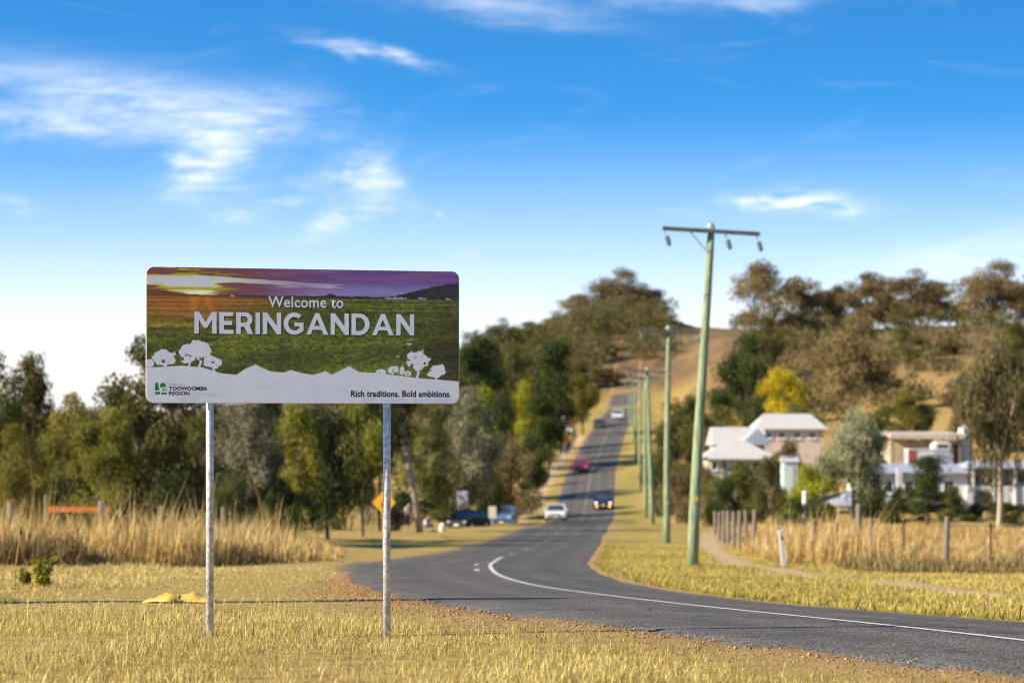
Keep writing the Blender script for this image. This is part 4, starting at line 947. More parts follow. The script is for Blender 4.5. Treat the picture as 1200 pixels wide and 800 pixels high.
tag(link('hill_scrub', np_mesh('hill_scrub', V, quads=q_, attrs={'tint': ti_}, mat=blade_material('scrub_leaves', (.05, .045, .016), (.125, .105, .042), (.22, .18, .08), .3))), 'brown olive scrub and undergrowth covering the far hillsides', 'scrub', kind='stuff')
#@@NEXT2

# ------------------------------------------------------------------ fences, posts, small roadside things
postm = material('grey_fence_timber', (.20, .165, .125), .95, 0, .3, 6, .6, 20, stretch=(6, 6, .8))
blackm = material('black_steel', (.025, .025, .027), .6, .2, .2, 8)
whitep = material('white_painted_timber', (.72, .70, .66), .7, 0, .12, 5)
wirem = material('fence_wire', (.35, .34, .32), .45, .7, .1, 8)
def post_part(parent, x, y, h, r0_, mat, kind='round', lean=(0, 0), name='post'):
    z = g(x, y); mb = MB()
    if kind == 'round': mb.tube([(0, 0, -.3), (lean[0] * h * .5, lean[1] * h * .5, h * .5), (lean[0] * h, lean[1] * h, h)], [r0_, r0_ * .97, r0_ * .9], 9)
    elif kind == 'picket':
        for a in (0, 2.09, 4.19): mb.tube([(.012 * math.cos(a), .012 * math.sin(a), -.3), (.012 * math.cos(a) + lean[0] * h, .012 * math.sin(a), h)], .02, 5)
    else: mb.box(-r0_, r0_, -r0_ * .6, r0_ * .6, -.3, h)
    o = mb.build(name, mat, parent, bevel=.008 if kind == 'box' else 0)
    pl = parent.location if parent else Vector((0, 0, 0)); o.location = (x - pl.x, y - pl.y, z - pl.z)
    if kind == 'box': o.rotation_euler = (lean[1], lean[0], .2)
    return o
def fence(label, cat, posts, wires=(.35, .65, .95), name='wire_fence'):
    x0, y0 = posts[0][:2]; f = empty(name, (x0, y0, g(x0, y0)), 0, label, cat)
    for (x, y, h, r0_, m_, k_, ln) in posts: post_part(f, x, y, h, r0_, m_, k_, ln)
    for wz in wires:
        pts = []
        for i, (x, y, h, *_) in enumerate(posts):
            pts.append((x - x0, y - y0 - .03, g(x, y) - f.location.z + min(wz, h - .08)))
            if i < len(posts) - 1:
                x2, y2 = posts[i + 1][:2]; mxx, myy = (x + x2) / 2, (y + y2) / 2; pts.append((mxx - x0, myy - y0 - .03, g(mxx, myy) - f.location.z + wz - .025))
        MB().tube(pts, .006, 5).build('wire', wirem, f)
    return f
def fp(px, d, ytop, r0_, m_, k_, lean=(0, 0)):
    x = PX(px, d); return (x, d, max(.5, PZ(ytop, d) - g(x, d)), r0_, m_, k_, lean)
fence('low wire fence with weathered timber posts and thin black pickets across the right paddock', 'fence',
      [fp(952, 84, 609, .09, postm, 'round', (.05, 0)), fp(981, 82, 612, .03, blackm, 'picket'), fp(1018, 83, 607, .085, postm, 'round', (.06, 0)), fp(1059, 84, 611, .03, blackm, 'picket'),
       fp(1108, 77, 605, .095, postm, 'round', (.04, 0)), fp(1161, 77, 612, .03, blackm, 'picket'), fp(1222, 76, 608, .11, postm, 'round', (-.02, 0)), fp(1290, 75, 608, .03, blackm, 'picket')])
fence('row of close set weathered posts running away beside the right verge', 'fence',
      [fp(883, 100, 597, .09, postm, 'round', (.03, 0)), fp(874, 104, 598, .08, postm, 'round'), fp(866, 108, 598, .09, postm, 'round', (.02, 0)), fp(860, 112, 599, .09, postm, 'round'), fp(854, 117, 598, .10, postm, 'round', (-.02, 0)),
       fp(848, 122, 598, .09, postm, 'round'), fp(843, 128, 599, .09, postm, 'round'), fp(838, 135, 598, .09, postm, 'round')], (.4, .8))
fence('old timber posts with wire standing deep in the left tall grass', 'fence',
      [fp(-70, 76, 585, .11, postm, 'round'), fp(12, 77, 588, .14, postm, 'round', (.02, 0)), fp(53, 78, 580, .075, postm, 'round', (.02, 0)), fp(120, 79, 586, .14, postm, 'round'), fp(190, 81, 592, .09, postm, 'round'), fp(262, 83, 594, .09, postm, 'round')], (.5, .95))
def lone(name, label, cat, px, d, ytop, r0_, m_, k_, lean):
    x = PX(px, d); z = g(x, d); o = post_part(None, x, d, PZ(ytop, d) - z, r0_, m_, k_, lean, name); tag(o, label, cat); return o
x = PX(919, 77); z = g(x, 77)
o = empty('guide_post', (x, 77, z), 0, 'white painted guide post leaning left beside the dirt track', 'post')
MB().box(-.075, .075, -.03, .03, -.3, 1.08).build('shaft', whitep, o, bevel=.012).rotation_euler = (0, -.10, .15)
MB().box(-.03, .03, -.037, -.032, .80, .92).build('reflector', material('red_reflector', (.35, .04, .03), .3), o).rotation_euler = (0, -.10, .15)
for px_, d_, yt_, r_p, lab in ((1006, 100, 592, .13, 'thick timber strainer post behind the wire fence, below the weeping tree'), (943, 146, 576, .16, 'white painted short post below the lime green shrub')):
    x = PX(px_, d_); z = g(x, d_); o = empty('gate_post', (x, d_, z), 0, lab, 'post'); m_ = whitep if d_ > 120 else postm; hh = PZ(yt_, d_) - z
    MB().tube([(0, 0, -.3), (.02, 0, hh)], [r_p, r_p * .92], 10).build('shaft', m_, o); MB().lathe([(r_p * .9, 0), (r_p * .5, .05)], 10).build('cap', m_, o, (.02, 0, hh))
# orange barrier behind the left fence
d = 86; x = PX(92, d); z = g(x, d); orm = material('orange_plastic', (.62, .17, .03), .5, 0, .12, 5)
o = empty('barrier_board', (x, d, z), 0, 'orange barrier board standing behind the tall grass at left', 'barrier')
MB().box(-1.05, 1.05, -.015, .015, PZ(600, d) - z, PZ(593.5, d) - z).build('board', orm, o, bevel=.01)
for lx in (-.85, .85):
    MB().box(lx - .04, lx + .04, .02, .07, -.05, PZ(593, d) - z).build('leg', orm, o)
# yellow plastic bag / sheet lying in the grass
ys_m = material('yellow_plastic_sheet', (.62, .37, .06), .5, 0, .15, 5)
d = 28.2; x0, zb = PX(211, d), g(PX(211, d), d); n1_, n2_ = 17, 8
U, Vv = np.meshgrid(np.linspace(-1, 1, n1_), np.linspace(-1, 1, n2_)); rr = np.random.default_rng(5)
hx = .055 * np.exp(-((U + .25) / .5) ** 2) + .14 * np.exp(-((U - .42) / .13) ** 2 - (Vv / .5) ** 2) + .012 * np.sin(U * 11 + Vv * 4) + .010 * np.sin(U * 17 - Vv * 7) + .026 * rr.normal(0, 1, U.shape)
hx = np.clip(hx * .6 + .045, .0, 1) * (1 - .75 * np.abs(Vv) ** 3) * (1 - .7 * np.abs(U) ** 5)
Pt = np.stack([U * .38 + .03 * Vv, Vv * .22 * (1 - .4 * np.abs(U)) + .04 * np.sin(U * 5), hx], -1).reshape(-1, 3)
idx = np.arange(n1_ * n2_).reshape(n2_, n1_); q_ = np.stack([idx[:-1, :-1], idx[:-1, 1:], idx[1:, 1:], idx[1:, :-1]], -1).reshape(-1, 4)
o = link('plastic_sheet', np_mesh('plastic_sheet', Pt, quads=q_, mat=ys_m, smooth=False), loc=(x0, d, zb + .015)); md = o.modifiers.new('thick', 'SOLIDIFY'); md.thickness = .006
tag(o, 'crumpled yellow plastic sheet lying in the grass left of the sign post', 'litter')
# weed and dry stalk at far left
def weed(name, px, d, hgt, leaf, label, n_=26, seed=3):
    r = np.random.default_rng(seed); x = PX(px, d); o = empty(name, (x, d, g(x, d)), 0, label, 'plant'); mb = MB(); C = []
    for i in range(n_):
        a = r.uniform(0, 6.28); hh = hgt * r.uniform(.5, 1); tip = np.array([math.cos(a) * hh * .35, math.sin(a) * hh * .35, hh]); pts = branch(mb, (0, 0, -.03), tip, .006, .003, r, 4, 3, .15)
        for k in range(4): C.append(np.array(pts[1 + k % 3]) + r.normal(0, .03, 3))
        C.append(tip)
    mb.build('stem', material('weed_stem', (.16, .16, .04), .8), o); C = np.array(C)
    V, q_, ti_ = leaf_cards(C, np.full(len(C), .06), len(C) * 7, .07, .028, r, .0)
    me = np_mesh('foliage', V, quads=q_, attrs={'tint': ti_}, mat=LEAF[leaf]); link('foliage', me, None, o); return o
weed('weed', 51, 38, .42, 'lime', 'green leafy weed in the dry grass near the left edge', 18)
weed('weed', 30, 39, .2, 'sunny', 'low pale weed at the foot of the dry stalk', 12, 5)
d = 37; x = PX(17, d); o = empty('dry_stalk', (x, d, g(x, d)), 0, 'single upright reddish dry stalk at the left edge', 'plant')
MB().tube([(0, 0, -.05), (.01, 0, .25), (.05, 0, .55), (.09, 0, .78)], [.014, .012, .010, .007], 7).build('stem', material('rust_stalk', (.34, .17, .06), .8), o)
MB().lathe([(.008, 0), (.022, .03), (.016, .09), (.004, .13)], 7).build('seed_head', material('seed_head_brown', (.10, .06, .03), .9), o, (.09, 0, .77))

# pale boulder and brown mound by the leaning pole
def rock(name, px, d, w, h, mat, label, seed):
    bm = bmesh.new(); bmesh.ops.create_icosphere(bm, subdivisions=3, radius=1); r = random.Random(seed)
    ph = [r.uniform(0, 6) for _ in range(6)]
    for v in bm.verts:
        c_ = v.co.copy(); f = 1 + .13 * math.sin(c_.x * 3 + ph[0]) + .1 * math.sin(c_.y * 4 + ph[1]) + .1 * math.sin(c_.z * 5 + ph[2]) + .05 * math.sin(c_.x * 9 + c_.z * 7 + ph[3])
        v.co = Vector((c_.x * w / 2 * f, c_.y * w / 2 * f, max(-.2 * h, c_.z * h * f * .75 + .25 * h)))
    me = bpy.data.meshes.new(name); bm.to_mesh(me); bm.free(); x = PX(px, d); o = link(name, me, mat, None, (x, d, g(x, d))); return tag(o, label, 'rock')
rock('boulder', 518, 150, .5, .5, material('pale_stone', (.62, .56, .42), .9, 0, .2, 4, .4, 10), 'pale round boulder on the verge right of the leaning pole', 1)
rock('boulder', 508, 152, .55, .22, material('grey_stone', (.36, .31, .24), .9, 0, .25, 4, .4, 10), 'flat greyish boulder just left of the pale round one', 2)
tree('shrub_b', 'brown', 464, 150, 592, 30, 'brown dry bush behind the right sign post', None)

# yellow diamond warning sign
sigy = material('yellow_sign_sheet', (.85, .42, .02), .45, 0, .06, 4)
def warn_sign(px, d, yc, side, label, back=stl, group=None):
    x = PX(px, d); z = g(x, d); zc_ = PZ(yc, d) - z; o = empty('warning_sign', (x, d, z), 0, label, 'sign', group)
    h = side * .7071; rr = .05
    pts = []
    for a0, cx0, cz0 in ((-45, h - rr * 1.4142, 0), (45, 0, h - rr * 1.4142), (135, -h + rr * 1.4142, 0), (225, 0, -h + rr * 1.4142)):
        for i in range(5): a = R(a0 + 90 * i / 4); pts.append((cx0 + rr * math.cos(a), zc_ + cz0 + rr * math.sin(a)))
    pl = MB().extr(pts, 'y', -.004, .004).build('plate', sigy, o)
    # bent arrow
    ar = MB()
    def seg(a, b_, w): 
        dx_, dz_ = b_[0] - a[0], b_[1] - a[1]; l = math.hypot(dx_, dz_); nx_, nz_ = -dz_ / l * w / 2, dx_ / l * w / 2
        ar.poly([(a[0] + nx_, -.0065, zc_ + a[1] + nz_), (a[0] - nx_, -.0065, zc_ + a[1] - nz_), (b_[0] - nx_, -.0065, zc_ + b_[1] - nz_), (b_[0] + nx_, -.0065, zc_ + b_[1] + nz_)])
    k = side / .75
    seg((-.07 * k, -.24 * k), (-.07 * k, -.022 * k), .08 * k); ar.poly([(-.11 * k, -.0065, zc_ - .02 * k), (-.03 * k, -.0065, zc_ - .02 * k), (.09 * k, -.0065, zc_ + .09 * k), (.05 * k, -.0065, zc_ + .15 * k)])
    ar.poly([(-.02 * k, -.0065, zc_ + .19 * k), (.13 * k, -.0065, zc_ + .03 * k), (.19 * k, -.0065, zc_ + .24 * k)])
    ar.build('arrow', lb, pl)
    MB().tube([(0, .035, -.2), (0, .035, zc_ + h * .8)], .03, 10).build('post', galv, o); return o
warn_sign(450, 84, 588.5, .56, 'yellow diamond warning sign partly hidden behind the right sign post')
warn_sign(664, 330, 513, .95, 'small yellow warning sign far up the left roadside')
def panel_sign(px, d, y0, y1, wpx, mats, label, legs=2, name='roadside_sign'):
    x = PX(px, d); z = g(x, d); w = wpx * d / F; o = empty(name, (x, d, z), 0, label, 'sign'); zt, zb_ = PZ(y0, d) - z, PZ(y1, d) - z; n_ = len(mats)
    for i, m_ in enumerate(mats): MB().box(-w / 2, w / 2, -.02, .02, zt - (zt - zb_) * (i + 1) / n_ + .002, zt - (zt - zb_) * i / n_).build('panel', m_, o, bevel=.006)
    for lx in ((-w * .35, w * .35) if legs == 2 else (0,)): MB().tube([(lx, .05, -.2), (lx, .05, zt - .03)], .03, 8).build('post', galv, o)
    return o
wh = material('white_sign_sheet', (.72, .72, .74), .5, 0, .05, 3)
panel_sign(542, 195, 575, 591, 13, [material('lilac_sheet', (.50, .47, .55), .5, 0, .1, 3)], 'pale lilac square sign at the edge of the dark trees')
panel_sign(577, 180, 593, 607, 9, [material('cream_sheet', (.62, .58, .42), .6, 0, .1, 3)], 'small cream sign between the black car and the blue utility', 1)
panel_sign(667, 345, 492, 505, 8, [material('red_sheet', (.45, .03, .05), .5), wh], 'red and white roadside sign up the hill on the left')
panel_sign(658, 348, 488, 500, 9, [wh], 'white roadside sign left of the red and white one')
x = PX(643, 300); o = empty('marker_pole', (x, 300, g(x, 300)), 0, 'short green pole left of the far sandy path', 'pole')
MB().tube([(0, 0, -.2), (0, 0, 3.2)], [.12, .1], 9).build('shaft', pg, o); MB().lathe([(.1, 0), (.05, .08)], 9).build('cap', stl, o, (0, 0, 3.2))
#@@NEXT3

# ------------------------------------------------------------------ houses and sheds on the right
white_w = material('white_weatherboard', (.50, .50, .50), .6, 0, .06, 2, .35, 9, stretch=(.15, .15, 7))
cream_w = material('cream_fibro', (.46, .41, .30), .75, 0, .1, 1.5)
beige_w = material('beige_sheeting', (.44, .36, .25), .7, 0, .15, 1.2)
roof_w = material('white_metal_roof', (.48, .45, .40), .45, 0, .07, 1.5, .3, 6, stretch=(5, .3, .3))
roof_g = material('grey_metal_roof', (.36, .38, .42), .45, .1, .12, 1.2, .3, 6, stretch=(5, .3, .3))
glass = material('dark_window_glass', (.035, .045, .055), .08, 0, .2, 1.5, spec=.8)
frame_m = material('white_window_frame', (.78, .78, .77), .5, 0, .04, 4)
dark_v = material('dark_shade_and_base', (.03, .032, .03), .9, 0, .3, 2)  # near black for painted shade under floors and in openings, and for bases
def gable(x0, x1, y0, y1, z0, z1, ov=.35, hip=0.0, thick=.07):
    """roof with its ridge along x; hip pulls the ridge ends in"""
    mb = MB(); ym = (y0 + y1) / 2; a, b_, c_, d_ = x0 - ov, x1 + ov, y0 - ov, y1 + ov; h = hip
    for dz_ in (0, -thick):
        pass
    top = [(a, c_, z0), (b_, c_, z0), (b_, d_, z0), (a, d_, z0), (a + h, ym, z1), (b_ - h, ym, z1)]
    mb.v = top + [(p[0], p[1], p[2] - thick) for p in top[:4]]
    mb.f = [(0, 1, 5, 4), (2, 3, 4, 5), (3, 0, 4), (1, 2, 5), (0, 6, 7, 1), (1, 7, 8, 2), (2, 8, 9, 3), (3, 9, 6, 0), (6, 9, 8, 7)]
    return mb
def window(parent, x0, x1, z0, z1, y, panes=2):
    f = MB(); b_ = .07
    f.box(x0 - b_, x1 + b_, y - .05, y + .02, z1, z1 + b_).box(x0 - b_, x1 + b_, y - .05, y + .02, z0 - b_, z0).box(x0 - b_, x0, y - .05, y + .02, z0, z1).box(x1, x1 + b_, y - .05, y + .02, z0, z1)
    w_ = f.build('window', frame_m, parent)
    for i in range(panes):
        a, c_ = x0 + (x1 - x0) * i / panes, x0 + (x1 - x0) * (i + 1) / panes
        MB().box(a + .02, c_ - .02, y - .02, y - .004, z0 + .01, z1 - .01).build('pane', glass, w_)
    MB().box(x0 - .12, x1 + .12, y - .11, y - .03, z0 - b_ - .05, z0 - b_ - .003).build('sill', frame_m, w_)
    return w_
class Site:
    def __init__(s, name, px, d, label, cat='house'):
        s.d = d; s.x = PX(px, d); s.z = g(s.x, d); s.o = empty(name, (s.x, d, s.z), 0, label, cat)
    def X(s, px, d=None): return PX(px, d or s.d) - s.x
    def Z(s, py, d=None): return PZ(py, d or s.d) - s.z
# white house with hipped roofs
h = Site('white_house', 866, 195, 'white house with stepped hipped roofs behind the dark olive bush')
X, Z = h.X, h.Z
MB().box(X(830), X(902), 0, 5, -.6, Z(535.5)).build('wall', cream_w, h.o)
gable(X(830), X(902), 0, 5, Z(535), Z(517, 197.5), .45, 2.0).build('roof', roof_w, h.o)
MB().box(X(846), X(904), 5.2, 12, -.6, Z(521)).build('upper_wall', white_w, h.o)
r1 = gable(X(846), X(904), 5.2, 12, Z(521), Z(500), .3, .05).build('upper_roof', roof_w, h.o)
MB().extr([(X(872), Z(521.5)), (X(911), Z(521.5)), (X(893), Z(501.5))], 'y', 3.4, 7.5).build('shade_grey_gable', roof_g, h.o)  # shaded slope of the white roof, its shade given as grey metal
window(h.o, X(834), X(840), Z(550), Z(541), 0, 1); window(h.o, X(862), X(872), Z(551), Z(541), 0); window(h.o, X(882), X(892), Z(551), Z(541), 0)
dd = MB().box(X(847), X(851), -.04, -.002, -.1, Z(540)).build('door', material('green_door', (.10, .16, .12), .5), h.o); MB().lathe([(.03, 0), (.03, .05)], 8).build('handle', stl, dd, (X(850.4), -.06, 1.0))
MB().box(X(829), X(903), -.5, -.4, Z(537.5), Z(535.8)).build('gutter', frame_m, h.o)
# long pale roofed building behind it
h = Site('long_building', 926, 235, 'long low building with a pale cream roof above the bare brown tree', 'building'); X, Z = h.X, h.Z
MB().box(X(889), X(965), 0, 7, -1, Z(502)).build('wall', material('pinkish_render', (.55, .44, .36), .8, 0, .15, 1.2), h.o)
gable(X(889), X(965), 0, 7, Z(502), Z(484.5, 238.5), .4, 1.2).build('roof', roof_w, h.o)
for a in (896, 912, 930, 948): window(h.o, X(a), X(a + 8), Z(513), Z(506), 0)
# small teal shed
h = Site('garden_shed', 927, 178, 'small pale teal shed between the olive and lime shrubs', 'shed'); X, Z = h.X, h.Z
MB().box(X(919), X(935), 0, 2.4, -.4, Z(540)).build('wall', material('pale_teal_sheet', (.42, .52, .50), .6, 0, .1, 2), h.o)
gable(X(919), X(935), 0, 2.4, Z(540), Z(534), .12).build('roof', roof_w, h.o); MB().box(X(924), X(930), -.03, -.002, -.2, Z(546)).build('door', white_w, h.o)
# weatherboard house with verandah
h = Site('weatherboard_house', 1072, 172, 'long white weatherboard house with a verandah on the right'); X, Z = h.X, h.Z
fl = Z(590)
MB().box(X(1006), X(1135), 0, 6.5, fl, Z(553)).build('wall', white_w, h.o)
MB().box(X(1007), X(1134), .3, 6.2, -.8, fl - .003).build('underfloor_shade', dark_v, h.o)  # dark block in place of the shade under the floor
gable(X(1006), X(1135), 0, 6.5, Z(553), Z(543, 175), .4, .8).build('roof', roof_g, h.o)
for a, b_ in ((1020, 1028), (1036, 1046), (1060, 1070), (1086, 1094), (1106, 1118)): window(h.o, X(a), X(b_), Z(577), Z(563.5), 0)
MB().box(X(1048.5), X(1054.5), -1.0, -.55, fl - .5, Z(548)).build('chimney', white_w, h.o)
dd = MB().box(X(1075), X(1080), -.05, -.002, fl, Z(561)).build('door', material('blue_grey_door', (.22, .26, .30), .5), h.o); MB().lathe([(.03, 0), (.03, .05)], 8).build('handle', stl, dd, (X(1079), -.08, fl + 1.0))
# verandah
MB().box(X(1137.5), X(1262), -.6, 6.0, fl - .18, fl - .02).build('verandah_floor', postm, h.o)
MB().box(X(1139), X(1262), 2.2, 2.4, fl, Z(550)).build('verandah_wall', material('shade_tinted_board', (.40, .43, .46), .7, 0, .1, 2, .3, 9, stretch=(.15, .15, 7)), h.o)  # board tinted blue grey: the shade of the verandah put into its colour
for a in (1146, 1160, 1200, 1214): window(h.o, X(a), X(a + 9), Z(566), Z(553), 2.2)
MB().box(X(1137.5), X(1262), -.62, -.56, fl, Z(569)).build('balustrade', white_w, h.o, bevel=.01)
for a in (1138, 1162, 1187, 1212, 1237, 1261): MB().box(X(a) - .07, X(a) + .07, -.76, -.64, -.6, Z(547)).build('verandah_post', frame_m, h.o)
MB().box(X(1130), X(1137), -.9, .0 - .004, fl - .4, Z(569)).build('corner_panel', white_w, h.o)
gable(X(1136.5), X(1263), -.8, 5.5, Z(547), Z(540, 174), .3, .6).build('verandah_roof', roof_g, h.o)
MB().box(X(1139), X(1260), .1, 5.5, -.8, fl - .2).build('verandah_floor_shade', dark_v, h.o)  # near black fill for the shadow beneath the verandah
# carport roof at the left end
h = Site('carport', 1006, 165, 'low blue grey carport roof at the left end of the weatherboard house', 'carport'); X, Z = h.X, h.Z
gable(X(982), X(1032), 0, 5, Z(591), Z(574, 167), .2, 1.4).build('roof', roof_g, h.o)
for a, yy in ((983, .2), (1031, .2), (983, 4.8), (1031, 4.8)): MB().box(X(a) - .05, X(a) + .05, yy - .05, yy + .05, -.3, Z(591.5)).build('post', frame_m, h.o)
# long shed
h = Site('long_shed', 1086, 235, 'long open shed with a flat beige roof up the slope', 'shed'); X, Z = h.X, h.Z
MB().box(X(1046), X(1126), 1.5, 7, -1.5, Z(516)).build('wall', beige_w, h.o)
MB().extr([(-.4, Z(514)), (7.4, Z(508) + .1), (7.4, Z(508) + .2), (-.4, Z(509))], 'x', X(1043), X(1129)).build('roof', material('beige_roof', (.50, .42, .33), .5, 0, .1, 1.5), h.o)
for a in (1047, 1066, 1086, 1106, 1125): MB().box(X(a) - .08, X(a) + .08, -.05, .11, -1.2, Z(514)).build('post', postm, h.o)
MB().box(X(1118), X(1125), 1.42, 1.496, -.8, Z(520)).build('doorway_shade', dark_v, h.o)  # dark sheet on the wall standing for the shaded opening
# shipping container: ribs are geometry
h = Site('shipping_container', 1092, 214, 'corrugated container, red at its left end and pale blue grey beyond, below the long shed', 'container'); X, Z = h.X, h.Z
cred = material('faded_red_steel', (.36, .10, .09), .6, .1, .2, 2); cblu = material('pale_blue_steel', (.40, .43, .52), .55, .1, .2, 2); cwh = material('chalky_white_steel', (.66, .66, .68), .6, 0, .1, 2)
zt, zb_ = Z(527), Z(545)
for (p0, p1, m_) in ((1065, 1075, cred), (1075, 1097, cwh), (1097, 1117, cblu)):
    n_ = max(3, int((X(p1) - X(p0)) / .28)); pr = []
    for i in range(n_):
        a = X(p0) + (X(p1) - X(p0)) * i / n_; w_ = (X(p1) - X(p0)) / n_; pr += [(a, .0), (a + w_ * .4, .0), (a + w_ * .5, .05), (a + w_ * .9, .05)]
    pr += [(X(p1), .0), (X(p1), .4), (X(p0), .4)]
    MB().extr(pr, 'z', zb_, zt).build('side_panel', m_, h.o)
MB().box(X(1065), X(1117), .41, 2.4, zb_, zt - .01).build('body', cblu, h.o); MB().box(X(1065) - .03, X(1117) + .03, -.05, 2.45, zt + .002, zt + .08).build('top_rail', cwh, h.o)
MB().box(X(1064.4), X(1117.6), -.05, 2.45, -1.2, zb_ - .003).build('base', dark_v, h.o)
# white tank
h = Site('water_tank', 1131, 238, 'white round water tank at the right end of the long shed', 'tank'); X, Z = h.X, h.Z
rt = X(1140) - X(1131); zt = Z(499)
MB().lathe([(rt, -1.5), (rt, zt - .25), (rt * .97, zt - .2), (rt * .3, zt)], 26).build('body', white_w, h.o)
for zz in np.linspace(.2, zt - .4, 4): MB().lathe([(rt + .004, zz), (rt + .03, zz + .03), (rt + .004, zz + .06)], 26).build('hoop', frame_m, h.o)
MB().lathe([(.3, 0), (.28, .1)], 12).build('lid', stl, h.o, (0, 0, zt))

# ------------------------------------------------------------------ vehicles
tyre_m = material('tyre_rubber', (.018, .018, .018), .9); rim_m = material('alloy_rim', (.5, .5, .5), .35, .7)
plate_m = material('plate_white', (.75, .74, .68), .5); tail_m = material('tail_lamp_red', (.35, .015, .015), .25); head_g = material('headlamp_glass', (.75, .76, .78), .1, .2)
lamp_on = material('headlamp_lit', (.9, .9, .9), .2, emit=((1.0, .93, .85), 1.1)); fog_on = material('amber_lamp_lit', (.8, .4, .05), .2, emit=((1.0, .38, .04), 3.5))
black_p = material('black_plastic', (.02, .02, .021), .6)
def paint(n, c_): return material(n, c_, .4 if sum(c_) > .3 else .6, .0, .03, 2, spec=.4 if sum(c_) > .3 else .15, coat=.5 if sum(c_) > .3 else 0)
def car(name, x, y, rz, body, label, cat, style='hatch', lit=False, z=None):
    """length along local y, front at -y"""
    o = empty(name, (x, y, g(x, y) + .012 if z is None else z), rz, label, cat)
    if style == 'hatch': Lc, Wc, pr = 4.2, .88, [(-2.1, .32), (-2.12, .62), (-2.0, .78), (-1.1, .95), (.2, .98), (1.95, 1.0), (2.08, .85), (2.1, .34), (1.7, .2), (-1.8, .2)]
    elif style == 'sedan': Lc, Wc, pr = 4.7, .90, [(-2.35, .32), (-2.37, .60), (-2.25, .74), (-1.1, .92), (.5, .97), (2.2, 1.0), (2.34, .86), (2.36, .36), (2.0, .2), (-2.0, .2)]
    elif style == 'suv': Lc, Wc, pr = 4.6, .95, [(-2.3, .42), (-2.32, .82), (-2.2, 1.0), (-1.1, 1.12), (.2, 1.14), (2.2, 1.16), (2.28, 1.0), (2.3, .44), (2.0, .30), (-2.0, .30)]
    else: Lc, Wc, pr = 5.2, .95, [(-2.6, .42), (-2.62, .85), (-2.5, 1.02), (-1.4, 1.12), (2.55, 1.10), (2.6, .95), (2.6, .5), (2.3, .34), (-2.3, .34)]
    MB().extr(pr, 'x', -Wc, Wc).build('body', body, o, bevel=.07, smooth=False)
    bz = {'hatch': .97, 'sedan': .955, 'suv': 1.13, 'ute': 1.10}[style]; tz = {'hatch': 1.47, 'sedan': 1.45, 'suv': 1.74, 'ute': 1.72}[style]
    cab = {'hatch': (-1.15, -.35, 1.35, 1.95), 'sedan': (-1.1, -.25, 1.0, 1.75), 'suv': (-1.15, -.45, 1.75, 2.15), 'ute': (-1.45, -.75, .45, .75)}[style]
    f0, f1, b1, b0 = cab; w0, w1 = Wc - .05, Wc - .22
    mb = MB(); mb.v = [(-w0, f0, bz), (w0, f0, bz), (w0, b0, bz), (-w0, b0, bz), (-w1, f1, tz), (w1, f1, tz), (w1, b1, tz), (-w1, b1, tz)]
    mb.f = [(0, 3, 2, 1), (4, 5, 6, 7), (0, 1, 5, 4), (1, 2, 6, 5), (2, 3, 7, 6), (3, 0, 4, 7)]
    mb.build('cabin_glass', glass, o, bevel=.05)
    MB().extr([(f1 - .1, tz - .03), (f1 + .1, tz + .03), (b1 - .1, tz + .03), (b1 + .08, tz - .04)], 'x', -w1 - .02, w1 + .02).build('roof', body, o, bevel=.03)
    for s_ in (-1, 1):
        for (a, b_, c_, e_) in ((f0, bz, f1, tz), (b0, bz, b1, tz), ((f0 + b0) / 2 - .05, bz, (f1 + b1) / 2 - .05, tz)):
            MB().tube([(s_ * (w0 + .0), a, b_ - .02), (s_ * (w1 + .01), c_, e_)], .045, 6).build('pillar', body, o)
        m = MB().lathe([(.04, -.06), (.1, -.03), (.1, .05), (.05, .09)], 8, (0, 0, 0)).build('mirror', body, o, (s_ * (Wc + .1), f0 + .25, bz + .06))
        fy, ry_ = -Lc / 2 + .82, Lc / 2 - .85
        for yy in (fy, ry_):
            R_ = .33 if style in ('hatch', 'sedan') else .38
            t_ = MB().tube([(-.11, 0, 0), (-.08, 0, 0), (.08, 0, 0), (.11, 0, 0)], [R_ * .9, R_, R_, R_ * .9], 18).build('wheel', tyre_m, o, (s_ * (Wc - .1), yy, R_))
            MB().tube([(s_ * .112, 0, 0), (s_ * .125, 0, 0)], [R_ * .62, R_ * .55], 14).build('rim', rim_m, t_)
        zl = pr[1][1] + .04
        MB().box(s_ * (Wc - .22) - .11, s_ * (Wc - .22) + .11, -Lc / 2 - .05, -Lc / 2 + .16, zl - .06, zl + .06).build('headlight', lamp_on if lit else head_g, o, bevel=.04)
        MB().lathe([(.02, -.04), (.07, -.03), (.075, .02), (.02, .03)], 10).build('fog_lamp', fog_on if lit else black_p, o, (s_ * (Wc - .28), -Lc / 2 - .03, zl - .3)).rotation_euler = (R(90), 0, 0)
        MB().box(s_ * (Wc - .16) - .13, s_ * (Wc - .16) + .13, Lc / 2 - .12, Lc / 2 + .02, bz - .32, bz - .08).build('tail_light', tail_m, o, bevel=.03)
    MB().box(-Wc + .08, Wc - .08, -Lc / 2 - .05, -Lc / 2 + .1, .3, .44).build('front_bumper', black_p, o, bevel=.04)
    MB().box(-Wc + .06, Wc - .06, Lc / 2 - .12, Lc / 2 + .06, .3, .46).build('rear_bumper', black_p, o, bevel=.04)
    MB().box(-.19, .19, Lc / 2 + .02, Lc / 2 + .035, .62, .74).build('number_plate', plate_m, o); MB().box(-.19, .19, -Lc / 2 - .075, -Lc / 2 - .06, .38, .5).build('number_plate', plate_m, o)
    MB().box(-.45, .45, -Lc / 2 - .035, -Lc / 2 + .1, .52, .68).build('grille', black_p, o, bevel=.02)
